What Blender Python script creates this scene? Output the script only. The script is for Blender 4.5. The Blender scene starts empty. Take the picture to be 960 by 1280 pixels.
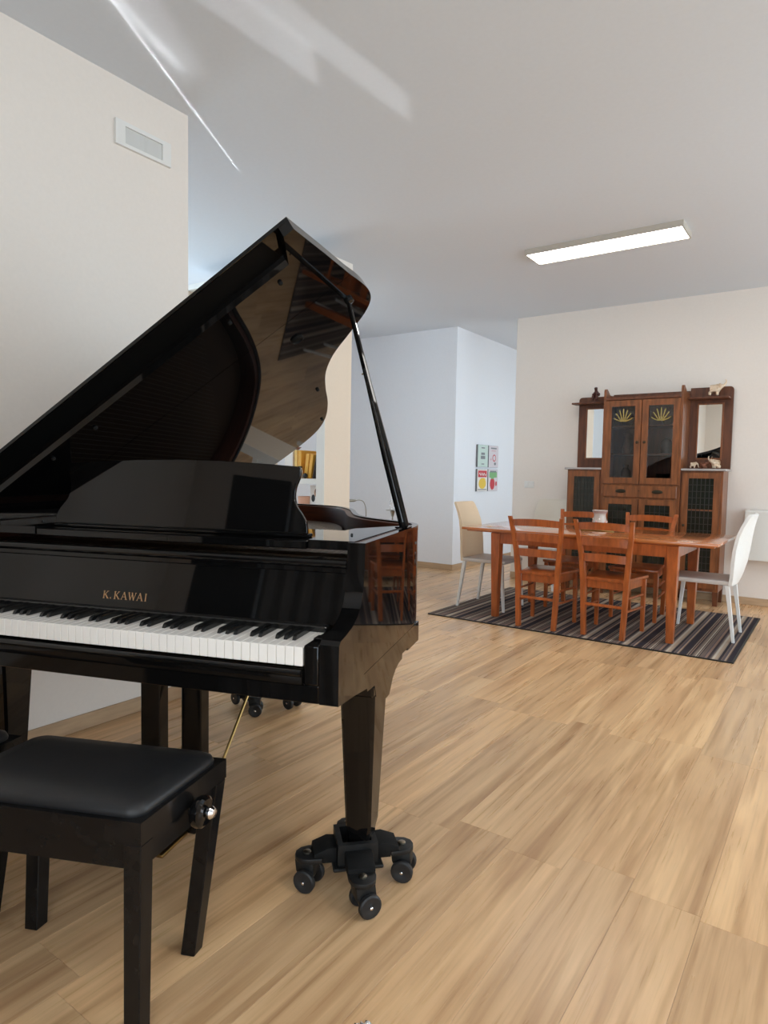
import bpy, bmesh, math, random
from mathutils import Vector, Matrix
random.seed(7)
SC = bpy.context.scene
COL = SC.collection
PI = math.pi

# ------------------------------------------------------------------ camera
cam = bpy.data.cameras.new('camera')
cam.sensor_fit = 'VERTICAL'
cam.sensor_height = 36.0
cam.lens = 813.7 / 1280 * 36.0
cam.clip_start = .02
cam.clip_end = 200
camo = bpy.data.objects.new('camera', cam)
COL.objects.link(camo)
CAM_H = 1.25
yaw, pitch, roll = -.6131, -.0611, .0177
fw = Vector((math.sin(yaw)*math.cos(pitch), math.cos(yaw)*math.cos(pitch), math.sin(pitch)))
r0 = Vector((math.cos(yaw), -math.sin(yaw), 0))
u0 = r0.cross(fw)
rr = math.cos(roll)*r0 + math.sin(roll)*u0
uu = -math.sin(roll)*r0 + math.cos(roll)*u0
camo.matrix_world = Matrix(((rr.x, uu.x, -fw.x, 0), (rr.y, uu.y, -fw.y, 0), (rr.z, uu.z, -fw.z, CAM_H), (0, 0, 0, 1)))
SC.camera = camo

# ------------------------------------------------------------------ world, exposure
SC.view_settings.view_transform = 'Standard'
SC.view_settings.look = 'None'
SC.view_settings.gamma = 1
SC.view_settings.use_curve_mapping = False
SC.view_settings.exposure = 0.0
w = bpy.data.worlds.new('daylight')
SC.world = w
w.use_nodes = True
wb = w.node_tree.nodes['Background']
wb.inputs[0].default_value = (.73, .88, 1.0, 1)
wb.inputs[1].default_value = 5.8
try:
    SC.cycles.use_denoising = True
    SC.cycles.max_bounces = 10
    SC.cycles.diffuse_bounces = 6
    SC.cycles.glossy_bounces = 6
    SC.cycles.transparent_max_bounces = 8
    SC.cycles.caustics_reflective = False
    SC.cycles.caustics_refractive = False
    SC.cycles.sample_clamp_indirect = 6
except Exception:
    pass

def portal(name, loc, rot, sx, sy):
    l = bpy.data.lights.new(name, 'AREA')
    l.shape = 'RECTANGLE'; l.size = sx; l.size_y = sy
    try: l.cycles.is_portal = True
    except Exception: pass
    o = bpy.data.objects.new(name, l)
    o.location = loc; o.rotation_euler = rot
    COL.objects.link(o)
    return o

# added area lamps outside the front window, standing in for sun glints on the ceiling
def glint(name, a, b, width, power, col=(1, 1, 1), spread=2.0, ox=1.2):
    """narrow collimated beam from outside the window that lands on the ceiling along a -> b"""
    A = Vector((*a, 3.10)); B = Vector((*b, 3.10)); mid = (A+B)/2
    src = Vector((ox, -5.2, .45))
    d = (mid-src).normalized()
    e1 = (B-A) - d*((B-A).dot(d))
    ln = e1.length; e1.normalize()
    e2 = d.cross(e1).normalized()
    l = bpy.data.lights.new(name, 'AREA'); l.shape = 'RECTANGLE'
    l.size = ln; l.size_y = width; l.energy = power; l.color = col; l.spread = math.radians(spread)
    o = bpy.data.objects.new(name, l); COL.objects.link(o)
    z = -d; x = e1; y = z.cross(x)
    o.matrix_world = Matrix(((x.x, y.x, z.x, src.x), (x.y, y.y, z.y, src.y), (x.z, y.z, z.z, src.z), (0, 0, 0, 1)))
    return o
glint('glint_beam_line', (-2.30, 1.26), (-3.16, 2.86), .013, .050, spread=.05)
glint('glint_beam_patch', (-1.97, 1.5), (-1.90, 2.86), .10, .085, spread=.35, ox=.3)
glint('glint_beam_patch', (-2.10, 1.4), (-2.07, 2.34), .13, .08, spread=.3, ox=.3)
glint('glint_beam_patch', (-2.30, 1.4), (-2.62, 2.05), .20, .07, spread=.8, ox=1.0)
glint('glint_beam_patch', (-2.40, 1.45), (-2.60, 2.0), .045, .03, spread=.4, ox=1.0)

# ------------------------------------------------------------------ materials
def mat(name, col, rough=.5, metal=0, coat=0, spec=.5, emit=None, estr=0, trans=0, ior=1.45, coat_rough=.03):
    m = bpy.data.materials.new(name)
    m.use_nodes = True
    b = m.node_tree.nodes['Principled BSDF']
    b.inputs['Base Color'].default_value = (*col, 1)
    b.inputs['Roughness'].default_value = rough
    b.inputs['Metallic'].default_value = metal
    b.inputs['Coat Weight'].default_value = coat
    b.inputs['Coat Roughness'].default_value = coat_rough
    b.inputs['Specular IOR Level'].default_value = spec
    b.inputs['IOR'].default_value = ior
    b.inputs['Transmission Weight'].default_value = trans
    if emit:
        b.inputs['Emission Color'].default_value = (*emit, 1)
        b.inputs['Emission Strength'].default_value = estr
    return m

def N(m, t, **kw):
    n = m.node_tree.nodes.new(t)
    for k, v in kw.items(): setattr(n, k, v)
    return n
def L(m, a, b): m.node_tree.links.new(a, b)

def noise_tint(m, scale, amt, stretch=(1, 1, 1), detail=4, bump=0, rnd=False):
    """multiply base colour by a noise of its own grain; optional bump"""
    b = m.node_tree.nodes['Principled BSDF']
    col = b.inputs['Base Color'].default_value[:]
    tc = N(m, 'ShaderNodeTexCoord'); mp = N(m, 'ShaderNodeMapping')
    mp.inputs['Scale'].default_value = stretch
    L(m, tc.outputs['Object'], mp.inputs['Vector'])
    vec = mp.outputs['Vector']
    if rnd:
        oi = N(m, 'ShaderNodeObjectInfo'); ad = N(m, 'ShaderNodeVectorMath', operation='ADD')
        mu = N(m, 'ShaderNodeMath', operation='MULTIPLY'); mu.inputs[1].default_value = 57
        L(m, oi.outputs['Random'], mu.inputs[0]); L(m, vec, ad.inputs[0]); L(m, mu.outputs[0], ad.inputs[1])
        vec = ad.outputs[0]
    no = N(m, 'ShaderNodeTexNoise'); no.inputs['Scale'].default_value = scale; no.inputs['Detail'].default_value = detail
    L(m, vec, no.inputs['Vector'])
    rp = N(m, 'ShaderNodeValToRGB')
    rp.color_ramp.elements[0].position = .3; rp.color_ramp.elements[1].position = .7
    rp.color_ramp.elements[0].color = tuple(c*(1-amt) for c in col[:3]) + (1,)
    rp.color_ramp.elements[1].color = tuple(min(1, c*(1+amt)) for c in col[:3]) + (1,)
    L(m, no.outputs['Fac'], rp.inputs['Fac'])
    L(m, rp.outputs['Color'], b.inputs['Base Color'])
    if bump:
        bp = N(m, 'ShaderNodeBump'); bp.inputs['Strength'].default_value = bump; bp.inputs['Distance'].default_value = .002
        L(m, no.outputs['Fac'], bp.inputs['Height']); L(m, bp.outputs['Normal'], b.inputs['Normal'])
    return m

M = {}
M['wall'] = noise_tint(mat('wall_paint', (.80, .735, .67), .55, spec=.35), 60, .012, bump=.03)
M['wall2'] = noise_tint(mat('wall_paint_cool', (.79, .80, .83), .5, spec=.35), 60, .012, bump=.03)
M['ceil'] = noise_tint(mat('ceiling_paint', (.70, .745, .80), .7, spec=.25), 40, .01)
M['gloss'] = mat('piano_black', (.0035, .0033, .0033), .03, spec=.42)
M['gloss3'] = mat('piano_black_dull', (.0035, .0033, .0033), .06, spec=.2)
M['dark_reflection'] = mat('rebate_dark_reflection', (.003, .003, .003), .6, spec=.1)  # matte black that stands in for a dark reflection under the flap
M['gloss2'] = mat('piano_black_soft', (.012, .0115, .011), .16, spec=.5)
M['satin'] = noise_tint(mat('bench_black', (.008, .0075, .0075), .2, spec=.25), 30, .25)
M['leather'] = noise_tint(mat('black_leatherette', (.012, .012, .013), .42, spec=.5), 350, .2, bump=.15)
M['ivory'] = mat('ivory_key', (.86, .83, .79), .22)
M['ebony'] = mat('ebony_key', (.008, .008, .008), .25)
M['gold'] = mat('gilt_letters', (.42, .25, .13), .45, metal=.5)
M['brass'] = mat('brass', (.30, .19, .07), .35, metal=1)
M['plate'] = noise_tint(mat('iron_plate_gold', (.07, .034, .012), .45, metal=.3), 20, .1)
M['rimwood'] = noise_tint(mat('inner_rim_mahogany', (.085, .022, .009), .4), 5, .35, (1, 1, 14))
M['felt'] = mat('felt', (.35, .03, .03), .9)
M['rubber'] = mat('black_rubber', (.008, .008, .008), .6, spec=.15)
M['dolly'] = noise_tint(mat('dolly_black', (.010, .010, .010), .45, spec=.35), 60, .3)
M['wheel'] = mat('wheel_rubber', (.014, .014, .015), .5)
M['chrome'] = mat('chrome', (.75, .75, .78), .08, metal=1)
M['steel'] = mat('string_steel', (.28, .25, .2), .3, metal=1)
M['whitemetal'] = mat('white_metal', (.80, .80, .78), .35)
M['cream'] = noise_tint(mat('cream_leather', (.75, .60, .42), .5), 120, .03, bump=.05)
M['palecream'] = noise_tint(mat('pale_cream_leather', (.74, .68, .58), .5), 120, .02)
M['white'] = noise_tint(mat('white_leather', (.80, .79, .76), .45), 120, .02, bump=.05)
M['greige'] = noise_tint(mat('seat_grey', (.62, .58, .54), .5), 120, .03)
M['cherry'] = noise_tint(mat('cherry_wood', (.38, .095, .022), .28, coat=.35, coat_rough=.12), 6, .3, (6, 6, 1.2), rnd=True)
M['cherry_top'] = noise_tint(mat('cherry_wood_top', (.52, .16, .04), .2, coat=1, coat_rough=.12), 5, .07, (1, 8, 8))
M['cherry_dark'] = noise_tint(mat('chair_seat_dark', (.10, .028, .012), .3, coat=.3), 6, .3, (1, 6, 6))
M['oak'] = noise_tint(mat('buffet_wood', (.21, .070, .022), .36, coat=.2, coat_rough=.2), 5, .38, (7, 7, 1), rnd=True)
M['oakd'] = noise_tint(mat('buffet_wood_dark', (.12, .038, .014), .4, coat=.15, coat_rough=.2), 5, .35, (7, 7, 1), rnd=True)
M['marble'] = noise_tint(mat('grey_slab', (.42, .38, .36), .25), 8, .2)
M['mirror'] = mat('mirror', (.93, .95, .94), .01, metal=1)
M['glass'] = mat('clear_glass', (1, 1, 1), .0, trans=1, ior=1.45)
M['darkglass'] = mat('dark_cathedral_glass', (.016, .018, .012), .12, spec=.6)
M['lead'] = mat('lead_bar', (.035, .03, .025), .45, metal=.3)
M['antique'] = mat('antique_brass', (.05, .04, .025), .45, metal=.8)
M['base'] = noise_tint(mat('skirting_wood', (.48, .33, .20), .4), 6, .12, (1, 1, 8))
M['plastic'] = mat('white_plastic', (.78, .77, .74), .4)
M['lens'] = mat('lamp_lens', (.62, .62, .60), .25)
M['led'] = mat('led_diffuser', (.9, .9, .9), .5, emit=(1, .97, .92), estr=17)
M['ledframe'] = mat('led_frame', (.52, .48, .42), .45)
M['shelf'] = mat('bookcase_white', (.80, .79, .74), .45)
M['shelfside'] = noise_tint(mat('bookcase_beige', (.76, .66, .54), .5), 40, .01)
M['orange'] = noise_tint(mat('orange_folder', (.80, .42, .06), .55), 30, .06)
M['orange2'] = mat('yellow_folder', (.85, .55, .16), .55)
M['darkbook'] = mat('dark_book', (.06, .045, .04), .5)
M['paper'] = mat('paper', (.8, .76, .7), .6)
M['skin_print'] = mat('print_tan', (.45, .25, .16), .6)
M['hair_print'] = mat('print_brown', (.09, .05, .03), .6)
M['pink'] = mat('salmon_cloth', (.72, .40, .28), .8)
M['black'] = mat('plain_black', (.01, .01, .01), .5)
M['clay'] = noise_tint(mat('reddish_brown_wood', (.075, .020, .014), .4), 30, .3)
M['bone'] = noise_tint(mat('cream_ceramic', (.72, .56, .40), .4), 25, .15)
M['brownc'] = noise_tint(mat('brown_ceramic', (.24, .09, .05), .4), 25, .3)
M['foil'] = mat('crinkled_foil', (.75, .74, .74), .25, metal=1)
M['curtain'] = noise_tint(mat('dark_curtain', (.34, .32, .31), .8), 10, .15)
M['curtain_dark'] = mat('black_curtain', (.012, .011, .011), .85)
M['greenish'] = mat('mint_canvas', (.55, .66, .60), .6)
M['redprint'] = mat('print_red', (.55, .05, .06), .6)
M['yellowprint'] = mat('print_yellow', (.75, .50, .06), .6)
M['greenprint'] = mat('print_green', (.20, .42, .18), .6)
M['pinkprint'] = mat('print_pink', (.62, .42, .44), .6)
M['greyprint'] = mat('print_grey', (.20, .21, .22), .6)
M['palecanvas'] = mat('pale_canvas', (.66, .60, .62), .6)
M['whitecanvas'] = mat('white_canvas', (.74, .70, .66), .6)
M['blueglass'] = mat('blue_case', (.12, .22, .45), .4)

def floor_material():
    m = mat('oak_plank', (.55, .38, .22), .3, spec=.45)
    b = m.node_tree.nodes['Principled BSDF']
    tc = N(m, 'ShaderNodeTexCoord'); oi = N(m, 'ShaderNodeObjectInfo')
    mu = N(m, 'ShaderNodeVectorMath', operation='SCALE'); mu.inputs['Scale'].default_value = 1
    cx = N(m, 'ShaderNodeCombineXYZ')
    r1 = N(m, 'ShaderNodeMath', operation='MULTIPLY'); r1.inputs[1].default_value = 91.0
    r2 = N(m, 'ShaderNodeMath', operation='MULTIPLY'); r2.inputs[1].default_value = 37.0
    L(m, oi.outputs['Random'], r1.inputs[0]); L(m, oi.outputs['Random'], r2.inputs[0])
    L(m, r1.outputs[0], cx.inputs[0]); L(m, r2.outputs[0], cx.inputs[1]); L(m, r1.outputs[0], cx.inputs[2])
    ad = N(m, 'ShaderNodeVectorMath', operation='ADD')
    L(m, tc.outputs['Object'], ad.inputs[0]); L(m, cx.outputs[0], ad.inputs[1])
    def noise(scale, st, detail, dist=0):
        mp = N(m, 'ShaderNodeMapping'); mp.inputs['Scale'].default_value = st
        L(m, ad.outputs[0], mp.inputs['Vector'])
        no = N(m, 'ShaderNodeTexNoise'); no.inputs['Scale'].default_value = scale
        no.inputs['Detail'].default_value = detail; no.inputs['Distortion'].default_value = dist
        L(m, mp.outputs[0], no.inputs['Vector'])
        return no.outputs['Fac']
    broad = noise(1, (8, .9, 1), 4, 1.1)
    mid_ = noise(1, (24, 1.1, 1), 3, .6)
    fine = noise(1, (48, 1.6, 1), 4, .5)
    fleck = noise(1, (230, 6, 1), 2)
    def ramp(f, p0, c0, p1, c1):
        r = N(m, 'ShaderNodeValToRGB')
        e = r.color_ramp.elements
        e[0].position = p0; e[0].color = (*c0, 1); e[1].position = p1; e[1].color = (*c1, 1)
        L(m, f, r.inputs['Fac']); return r.outputs['Color']
    base = ramp(broad, .32, (.60, .37, .195), .68, (.80, .53, .29))
    grain = ramp(fine, .28, (.88, .86, .84), .66, (1.03, 1.03, 1.03))
    spk = ramp(fleck, .28, (.92, .91, .90), .45, (1, 1, 1))
    tone = ramp(oi.outputs['Random'], 0, (.86, .86, .87), 1, (1.10, 1.08, 1.04))
    def mul(a, c):
        x = N(m, 'ShaderNodeMix', data_type='RGBA', blend_type='MULTIPLY')
        x.inputs[0].default_value = 1
        L(m, a, x.inputs[6]); L(m, c, x.inputs[7]); return x.outputs[2]
    streak = ramp(mid_, .30, (.76, .70, .64), .52, (1.04, 1.04, 1.04))
    L(m, mul(mul(mul(mul(base, grain), spk), tone), streak), b.inputs['Base Color'])
    rg = N(m, 'ShaderNodeMapRange'); rg.inputs['To Min'].default_value = .22; rg.inputs['To Max'].default_value = .36
    L(m, fine, rg.inputs['Value']); L(m, rg.outputs[0], b.inputs['Roughness'])
    bp = N(m, 'ShaderNodeBump'); bp.inputs['Strength'].default_value = .08; bp.inputs['Distance'].default_value = .001
    L(m, fine, bp.inputs['Height']); L(m, bp.outputs['Normal'], b.inputs['Normal'])
    return m
M['plank'] = floor_material()
M['grout'] = mat('plank_joint', (.30, .19, .11), .7)

def rug_material():
    m = mat('striped_rug', (.2, .17, .15), .95, spec=.1)
    b = m.node_tree.nodes['Principled BSDF']
    tc = N(m, 'ShaderNodeTexCoord'); sp = N(m, 'ShaderNodeSeparateXYZ')
    L(m, tc.outputs['Object'], sp.inputs[0])
    r = N(m, 'ShaderNodeValToRGB'); r.color_ramp.interpolation = 'CONSTANT'
    pal = [(0.054, 0.043, 0.043), (0.297, 0.23, 0.176), (0.081, 0.068, 0.074), (0.486, 0.419, 0.338), (0.162, 0.121, 0.101), (0.351, 0.324, 0.297), (0.041, 0.035, 0.041), (0.257, 0.169, 0.128), (0.567, 0.513, 0.432), (0.108, 0.089, 0.095), (0.216, 0.169, 0.135), (0.405, 0.311, 0.23)]
    rg = random.Random(3)
    mu = N(m, 'ShaderNodeMath', operation='MULTIPLY'); mu.inputs[1].default_value = 1/.30
    fr = N(m, 'ShaderNodeMath', operation='FRACT')
    L(m, sp.outputs['X'], mu.inputs[0]); L(m, mu.outputs[0], fr.inputs[0])
    e = r.color_ramp.elements
    x = 0; k = 0
    pos = []
    while x < .985 and len(pos) < 30:
        pos.append(x); x += rg.choice([.02, .028, .034, .05, .024])
    e[0].position = 0; e[0].color = (*pal[0], 1)
    e[1].position = pos[1]; e[1].color = (*pal[1], 1)
    for i, p in enumerate(pos[2:]):
        q = e.new(p); q.color = (*pal[(i*5 + 2) % 12 if i % 3 else rg.randrange(12)], 1)
    L(m, fr.outputs[0], r.inputs['Fac'])
    no = N(m, 'ShaderNodeTexNoise'); no.inputs['Scale'].default_value = 260
    L(m, tc.outputs['Object'], no.inputs['Vector'])
    L(m, r.outputs['Color'], b.inputs['Base Color'])
    bp = N(m, 'ShaderNodeBump'); bp.inputs['Strength'].default_value = .5; bp.inputs['Distance'].default_value = .003
    L(m, no.outputs['Fac'], bp.inputs['Height']); L(m, bp.outputs['Normal'], b.inputs['Normal'])
    return m
M['rug'] = rug_material()

# ------------------------------------------------------------------ mesh helpers
def box(bm, x0, x1, y0, y1, z0, z1, bev=0, seg=1):
    vs = [bm.verts.new((x, y, z)) for x in (x0, x1) for y in (y0, y1) for z in (z0, z1)]
    F = [(0, 1, 3, 2), (4, 6, 7, 5), (0, 4, 5, 1), (2, 3, 7, 6), (0, 2, 6, 4), (1, 5, 7, 3)]
    fs = [bm.faces.new([vs[i] for i in f]) for f in F]
    if bev:
        es = {e for f in fs for e in f.edges}
        bmesh.ops.bevel(bm, geom=list(es), offset=bev, segments=seg, affect='EDGES', profile=.5)
    return bm

def prism(bm, poly, axis, a, b, bev=0):
    """extrude a 2-D polygon along axis ('x','y','z') from a to b"""
    def P(p, t):
        return {'x': (t, p[0], p[1]), 'y': (p[0], t, p[1]), 'z': (p[0], p[1], t)}[axis]
    A = [bm.verts.new(P(p, a)) for p in poly]
    B = [bm.verts.new(P(p, b)) for p in poly]
    n = len(poly)
    fs = [bm.faces.new(A), bm.faces.new(B[::-1])]
    for i in range(n):
        fs.append(bm.faces.new((A[i], B[i], B[(i+1) % n], A[(i+1) % n])))
    bmesh.ops.recalc_face_normals(bm, faces=fs)
    if bev:
        es = list(set(fs[0].edges) | set(fs[1].edges))
        bmesh.ops.bevel(bm, geom=es, offset=bev, segments=2, affect='EDGES', profile=.5)
    return bm

def taper(bm, c0, c1, s0, s1, bev=0):
    """square-section bar from c0 (half sizes s0) to c1 (half sizes s1), sections horizontal"""
    A = [bm.verts.new((c0[0]+i*s0[0], c0[1]+j*s0[1], c0[2])) for i, j in ((-1, -1), (1, -1), (1, 1), (-1, 1))]
    B = [bm.verts.new((c1[0]+i*s1[0], c1[1]+j*s1[1], c1[2])) for i, j in ((-1, -1), (1, -1), (1, 1), (-1, 1))]
    fs = [bm.faces.new(A), bm.faces.new(B)]
    for i in range(4): fs.append(bm.faces.new((A[i], A[(i+1) % 4], B[(i+1) % 4], B[i])))
    bmesh.ops.recalc_face_normals(bm, faces=fs)
    if bev:
        es = {e for f in fs for e in f.edges}
        bmesh.ops.bevel(bm, geom=list(es), offset=bev, segments=1, affect='EDGES', profile=.5)
    return bm

def tube(bm, pts, rad, n=8, caps=True):
    pts = [Vector(p) for p in pts]
    if not hasattr(rad, '__len__'): rad = [rad]*len(pts)
    rings = []
    up = None
    for i, p in enumerate(pts):
        d = (pts[min(i+1, len(pts)-1)] - pts[max(i-1, 0)]).normalized()
        if up is None: up = Vector((0, 0, 1)) if abs(d.z) < .9 else Vector((1, 0, 0))
        x = d.cross(up).normalized(); y = x.cross(d).normalized(); up = y
        rings.append([bm.verts.new(p + rad[i]*(math.cos(2*PI*k/n)*x + math.sin(2*PI*k/n)*y)) for k in range(n)])
    for a, b in zip(rings, rings[1:]):
        for k in range(n): bm.faces.new((a[k], a[(k+1) % n], b[(k+1) % n], b[k]))
    if caps:
        bm.faces.new(rings[0][::-1]); bm.faces.new(rings[-1])
    return bm

def lathe(bm, prof, c=(0, 0, 0), n=20, axis='z', caps=True):
    rings = []
    for r, z in prof:
        ring = []
        for k in range(n):
            a = 2*PI*k/n
            p = (r*math.cos(a), r*math.sin(a), z)
            if axis == 'x': p = (z, p[0], p[1])
            if axis == 'y': p = (p[0], z, p[1])
            ring.append(bm.verts.new((c[0]+p[0], c[1]+p[1], c[2]+p[2])))
        rings.append(ring)
    fs = []
    for a, b in zip(rings, rings[1:]):
        for k in range(n): fs.append(bm.faces.new((a[k], a[(k+1) % n], b[(k+1) % n], b[k])))
    if caps:
        fs.append(bm.faces.new(rings[0][::-1])); fs.append(bm.faces.new(rings[-1]))
    bmesh.ops.recalc_face_normals(bm, faces=fs)
    return bm

def ellip(bm, c, r, n=10, m=7, rot=None):
    mt = Matrix.Translation(c) @ (rot or Matrix()) @ Matrix.Diagonal((*r, 1))
    bmesh.ops.create_uvsphere(bm, u_segments=n, v_segments=m, radius=1, matrix=mt)
    return bm

def loft(bm, sections, closed=True):
    """skin a list of rings (same count)"""
    R = [[bm.verts.new(p) for p in s] for s in sections]
    n = len(R[0]); fs = []
    for a, b in zip(R, R[1:]):
        for k in range(n if closed else n-1): fs.append(bm.faces.new((a[k], a[(k+1) % n], b[(k+1) % n], b[k])))
    if closed:
        fs.append(bm.faces.new(R[0])); fs.append(bm.faces.new(R[-1]))
    bmesh.ops.recalc_face_normals(bm, faces=fs)
    return bm

def frame_ring(bm, axis, a, b, x0, x1, z0, z1, w, wb=None, wt=None):
    """rectangular picture-frame ring in one connected piece; opening is the inner rectangle"""
    wb = w if wb is None else wb; wt = w if wt is None else wt
    O = [(x0, z0), (x1, z0), (x1, z1), (x0, z1)]
    I = [(x0+w, z0+wb), (x1-w, z0+wb), (x1-w, z1-wt), (x0+w, z1-wt)]
    def P(p, t): return {'x': (t, p[0], p[1]), 'y': (p[0], t, p[1]), 'z': (p[0], p[1], t)}[axis]
    V = [[bm.verts.new(P(p, t)) for p in q] for t in (a, b) for q in (O, I)]
    oa, ia, ob, ib = V; fs = []
    for i in range(4):
        j = (i+1) % 4
        fs += [bm.faces.new((oa[i], oa[j], ia[j], ia[i])), bm.faces.new((ob[i], ob[j], ib[j], ib[i])),
               bm.faces.new((oa[i], oa[j], ob[j], ob[i])), bm.faces.new((ia[i], ia[j], ib[j], ib[i]))]
    bmesh.ops.recalc_face_normals(bm, faces=fs)
    return bm

def NB(): return bmesh.new()

def obj(name, bm, m, parent=None, loc=None, smooth=35):
    me = bpy.data.meshes.new(name)
    bm.normal_update()
    bm.to_mesh(me); bm.free()
    if m is not None: me.materials.append(M[m] if isinstance(m, str) else m)
    if smooth:
        me.shade_smooth()
        try: me.set_sharp_from_angle(angle=math.radians(smooth))
        except Exception: pass
    o = bpy.data.objects.new(name, me)
    COL.objects.link(o)
    if parent is not None: o.parent = parent
    if loc is not None: o.location = loc
    return o

def tag(o, label, cat, group=None):
    o['label'] = label; o['category'] = cat
    if group: o['group'] = group
    return o
def thing(name, label, cat, loc=(0, 0, 0), rz=0, group=None):
    o = bpy.data.objects.new(name, None); COL.objects.link(o)
    o.empty_display_size = .1
    o.location = loc; o.rotation_euler = (0, 0, rz)
    return tag(o, label, cat, group)
def struct(o):
    o['kind'] = 'structure'; return o
def dup(root, loc, rz, label=None, group=None):
    r = root.copy(); COL.objects.link(r); r.location = loc; r.rotation_euler = (0, 0, rz)
    if label: r['label'] = label
    if group: r['group'] = group
    for ch in list(root.children):
        c = ch.copy(); COL.objects.link(c); c.parent = r
        for g in list(ch.children):
            d = g.copy(); COL.objects.link(d); d.parent = c
    return r
def spline(pts, k=6, closed=False):
    out = []; n = len(pts)
    for i in range(n if closed else n-1):
        p0 = pts[(i-1) % n] if closed or i > 0 else pts[i]
        p1 = pts[i]; p2 = pts[(i+1) % n]
        p3 = pts[(i+2) % n] if closed or i+2 < n else p2
        for s in range(k):
            t = s/k
            out.append(tuple(.5*((2*b) + (c-a)*t + (2*a-5*b+4*c-d)*t*t + (3*b-a-3*c+d)*t**3) for a, b, c, d in zip(p0, p1, p2, p3)))
    if not closed: out.append(tuple(pts[-1]))
    return out
def offset_path(pts, d):
    out = []
    n = len(pts)
    for i in range(n):
        a = Vector(pts[max(i-1, 0)]); b = Vector(pts[min(i+1, n-1)])
        t = (b-a).normalized()
        out.append((pts[i][0] - t.y*d, pts[i][1] + t.x*d))
    return out

# ------------------------------------------------------------------ room shell
C = 3.10
XL = -2.91; YL = 2.283           # left wall and its end
YB = 7.327                       # buffet wall
XR = 3.1; YF = -3.6              # right wall, wall behind the camera
XM, XC = -4.071, -3.26           # corridor sides
XFL = -5.9                       # far left wall
def wallbox(name, m, boxes):
    bm = NB()
    for b in boxes: box(bm, *b)
    return struct(obj(name, bm, m, smooth=0))
def wall_open(name, m, axis, t0, t1, s0, s1, z0, z1, ops):
    """one connected wall slab with rectangular openings (a0,a1,b0,b1) built as a grid of cells"""
    xs = sorted({s0, s1, *[q for o in ops for q in o[:2]]}); zs = sorted({z0, z1, *[q for o in ops for q in o[2:]]})
    bm = NB(); cells = []
    def solid(i, j):
        if not (0 <= i < len(xs)-1 and 0 <= j < len(zs)-1): return False
        cx = (xs[i]+xs[i+1])/2; cz = (zs[j]+zs[j+1])/2
        return not any(o[0] < cx < o[1] and o[2] < cz < o[3] for o in ops)
    V = {}
    def v(i, j, t):
        k = (i, j, t)
        if k not in V:
            p = (xs[i], zs[j])
            V[k] = bm.verts.new((t, p[0], p[1]) if axis == 'x' else (p[0], t, p[1]))
        return V[k]
    for i in range(len(xs)-1):
        for j in range(len(zs)-1):
            if not solid(i, j): continue
            for t in (t0, t1): bm.faces.new((v(i, j, t), v(i+1, j, t), v(i+1, j+1, t), v(i, j+1, t)))
            for di, dj, a, b in ((-1, 0, (i, j), (i, j+1)), (1, 0, (i+1, j), (i+1, j+1)), (0, -1, (i, j), (i+1, j)), (0, 1, (i, j+1), (i+1, j+1))):
                if not solid(i+di, j+dj): bm.faces.new((v(*a, t0), v(*b, t0), v(*b, t1), v(*a, t1)))
    bmesh.ops.recalc_face_normals(bm, faces=bm.faces[:])
    return struct(obj(name, bm, m, smooth=0))

struct(obj('ceiling', box(NB(), XFL-.2, XR+.2, YF-.2, 11.7, C, C+.2), 'ceil', smooth=0))
wallbox('wall_left', 'wall', [(XL-.2, XL, YF, YL, 0, C)])
wallbox('wall_middle', 'wall2', [(XFL, XM, YB, YB+.2, 0, C)])
wallbox('wall_corridor', 'wall2', [(XM-.2, XM, YB+.2, 11.5, 0, C)])
wallbox('wall_back', 'wall', [(XC, XR, YB, YB+.18, 0, C)])
wallbox('wall_corridor_end', 'wall2', [(XM-.2, -1.2, 11.5, 11.7, 0, C)])
wall_open('wall_corridor_right', 'wall2', 'x', -1.2, -1.0, YB+.18, 11.5, 0, C, [(7.8, 10.6, .6, 2.7)])
wall_open('wall_right', 'wall', 'x', XR, XR+.2, YF, YB+.18, 0, C, [(-2.4, -.2, .5, 2.6), (2.6, 6.6, .35, 2.75)])
wall_open('wall_front', 'wall', 'y', YF-.2, YF, XL-.2, XR+.2, 0, C, [(-.45, 2.6, .3, 2.6)])
wall_open('wall_far_left', 'wall2', 'x', XFL-.2, XFL, YL-.2, YB+.2, 0, C, [(2.45, 3.85, .9, 3.0), (4.6, 5.4, .7, 2.95)])
wallbox('wall_side_room', 'wall2', [(XFL, XL-.2, YL-.2, YL, 0, C)])
portal('window_portal', (XR+.02, -1.3, 1.55), (0, PI/2, 0), 2.1, 2.2)
portal('window_portal', (XR+.02, 4.6, 1.55), (0, PI/2, 0), 2.4, 4.0)
portal('window_portal', (1.075, YF-.02, 1.45), (PI/2, 0, 0), 3.05, 2.3)
portal('window_portal', (XFL-.02, 3.15, 1.95), (0, -PI/2, 0), 2.1, 1.4)
portal('window_portal', (XFL-.02, 5.0, 1.825), (0, -PI/2, 0), 2.25, .8)
portal('window_portal', (-1.18, 9.2, 1.65), (0, PI/2, 0), 2.1, 2.8)
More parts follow.
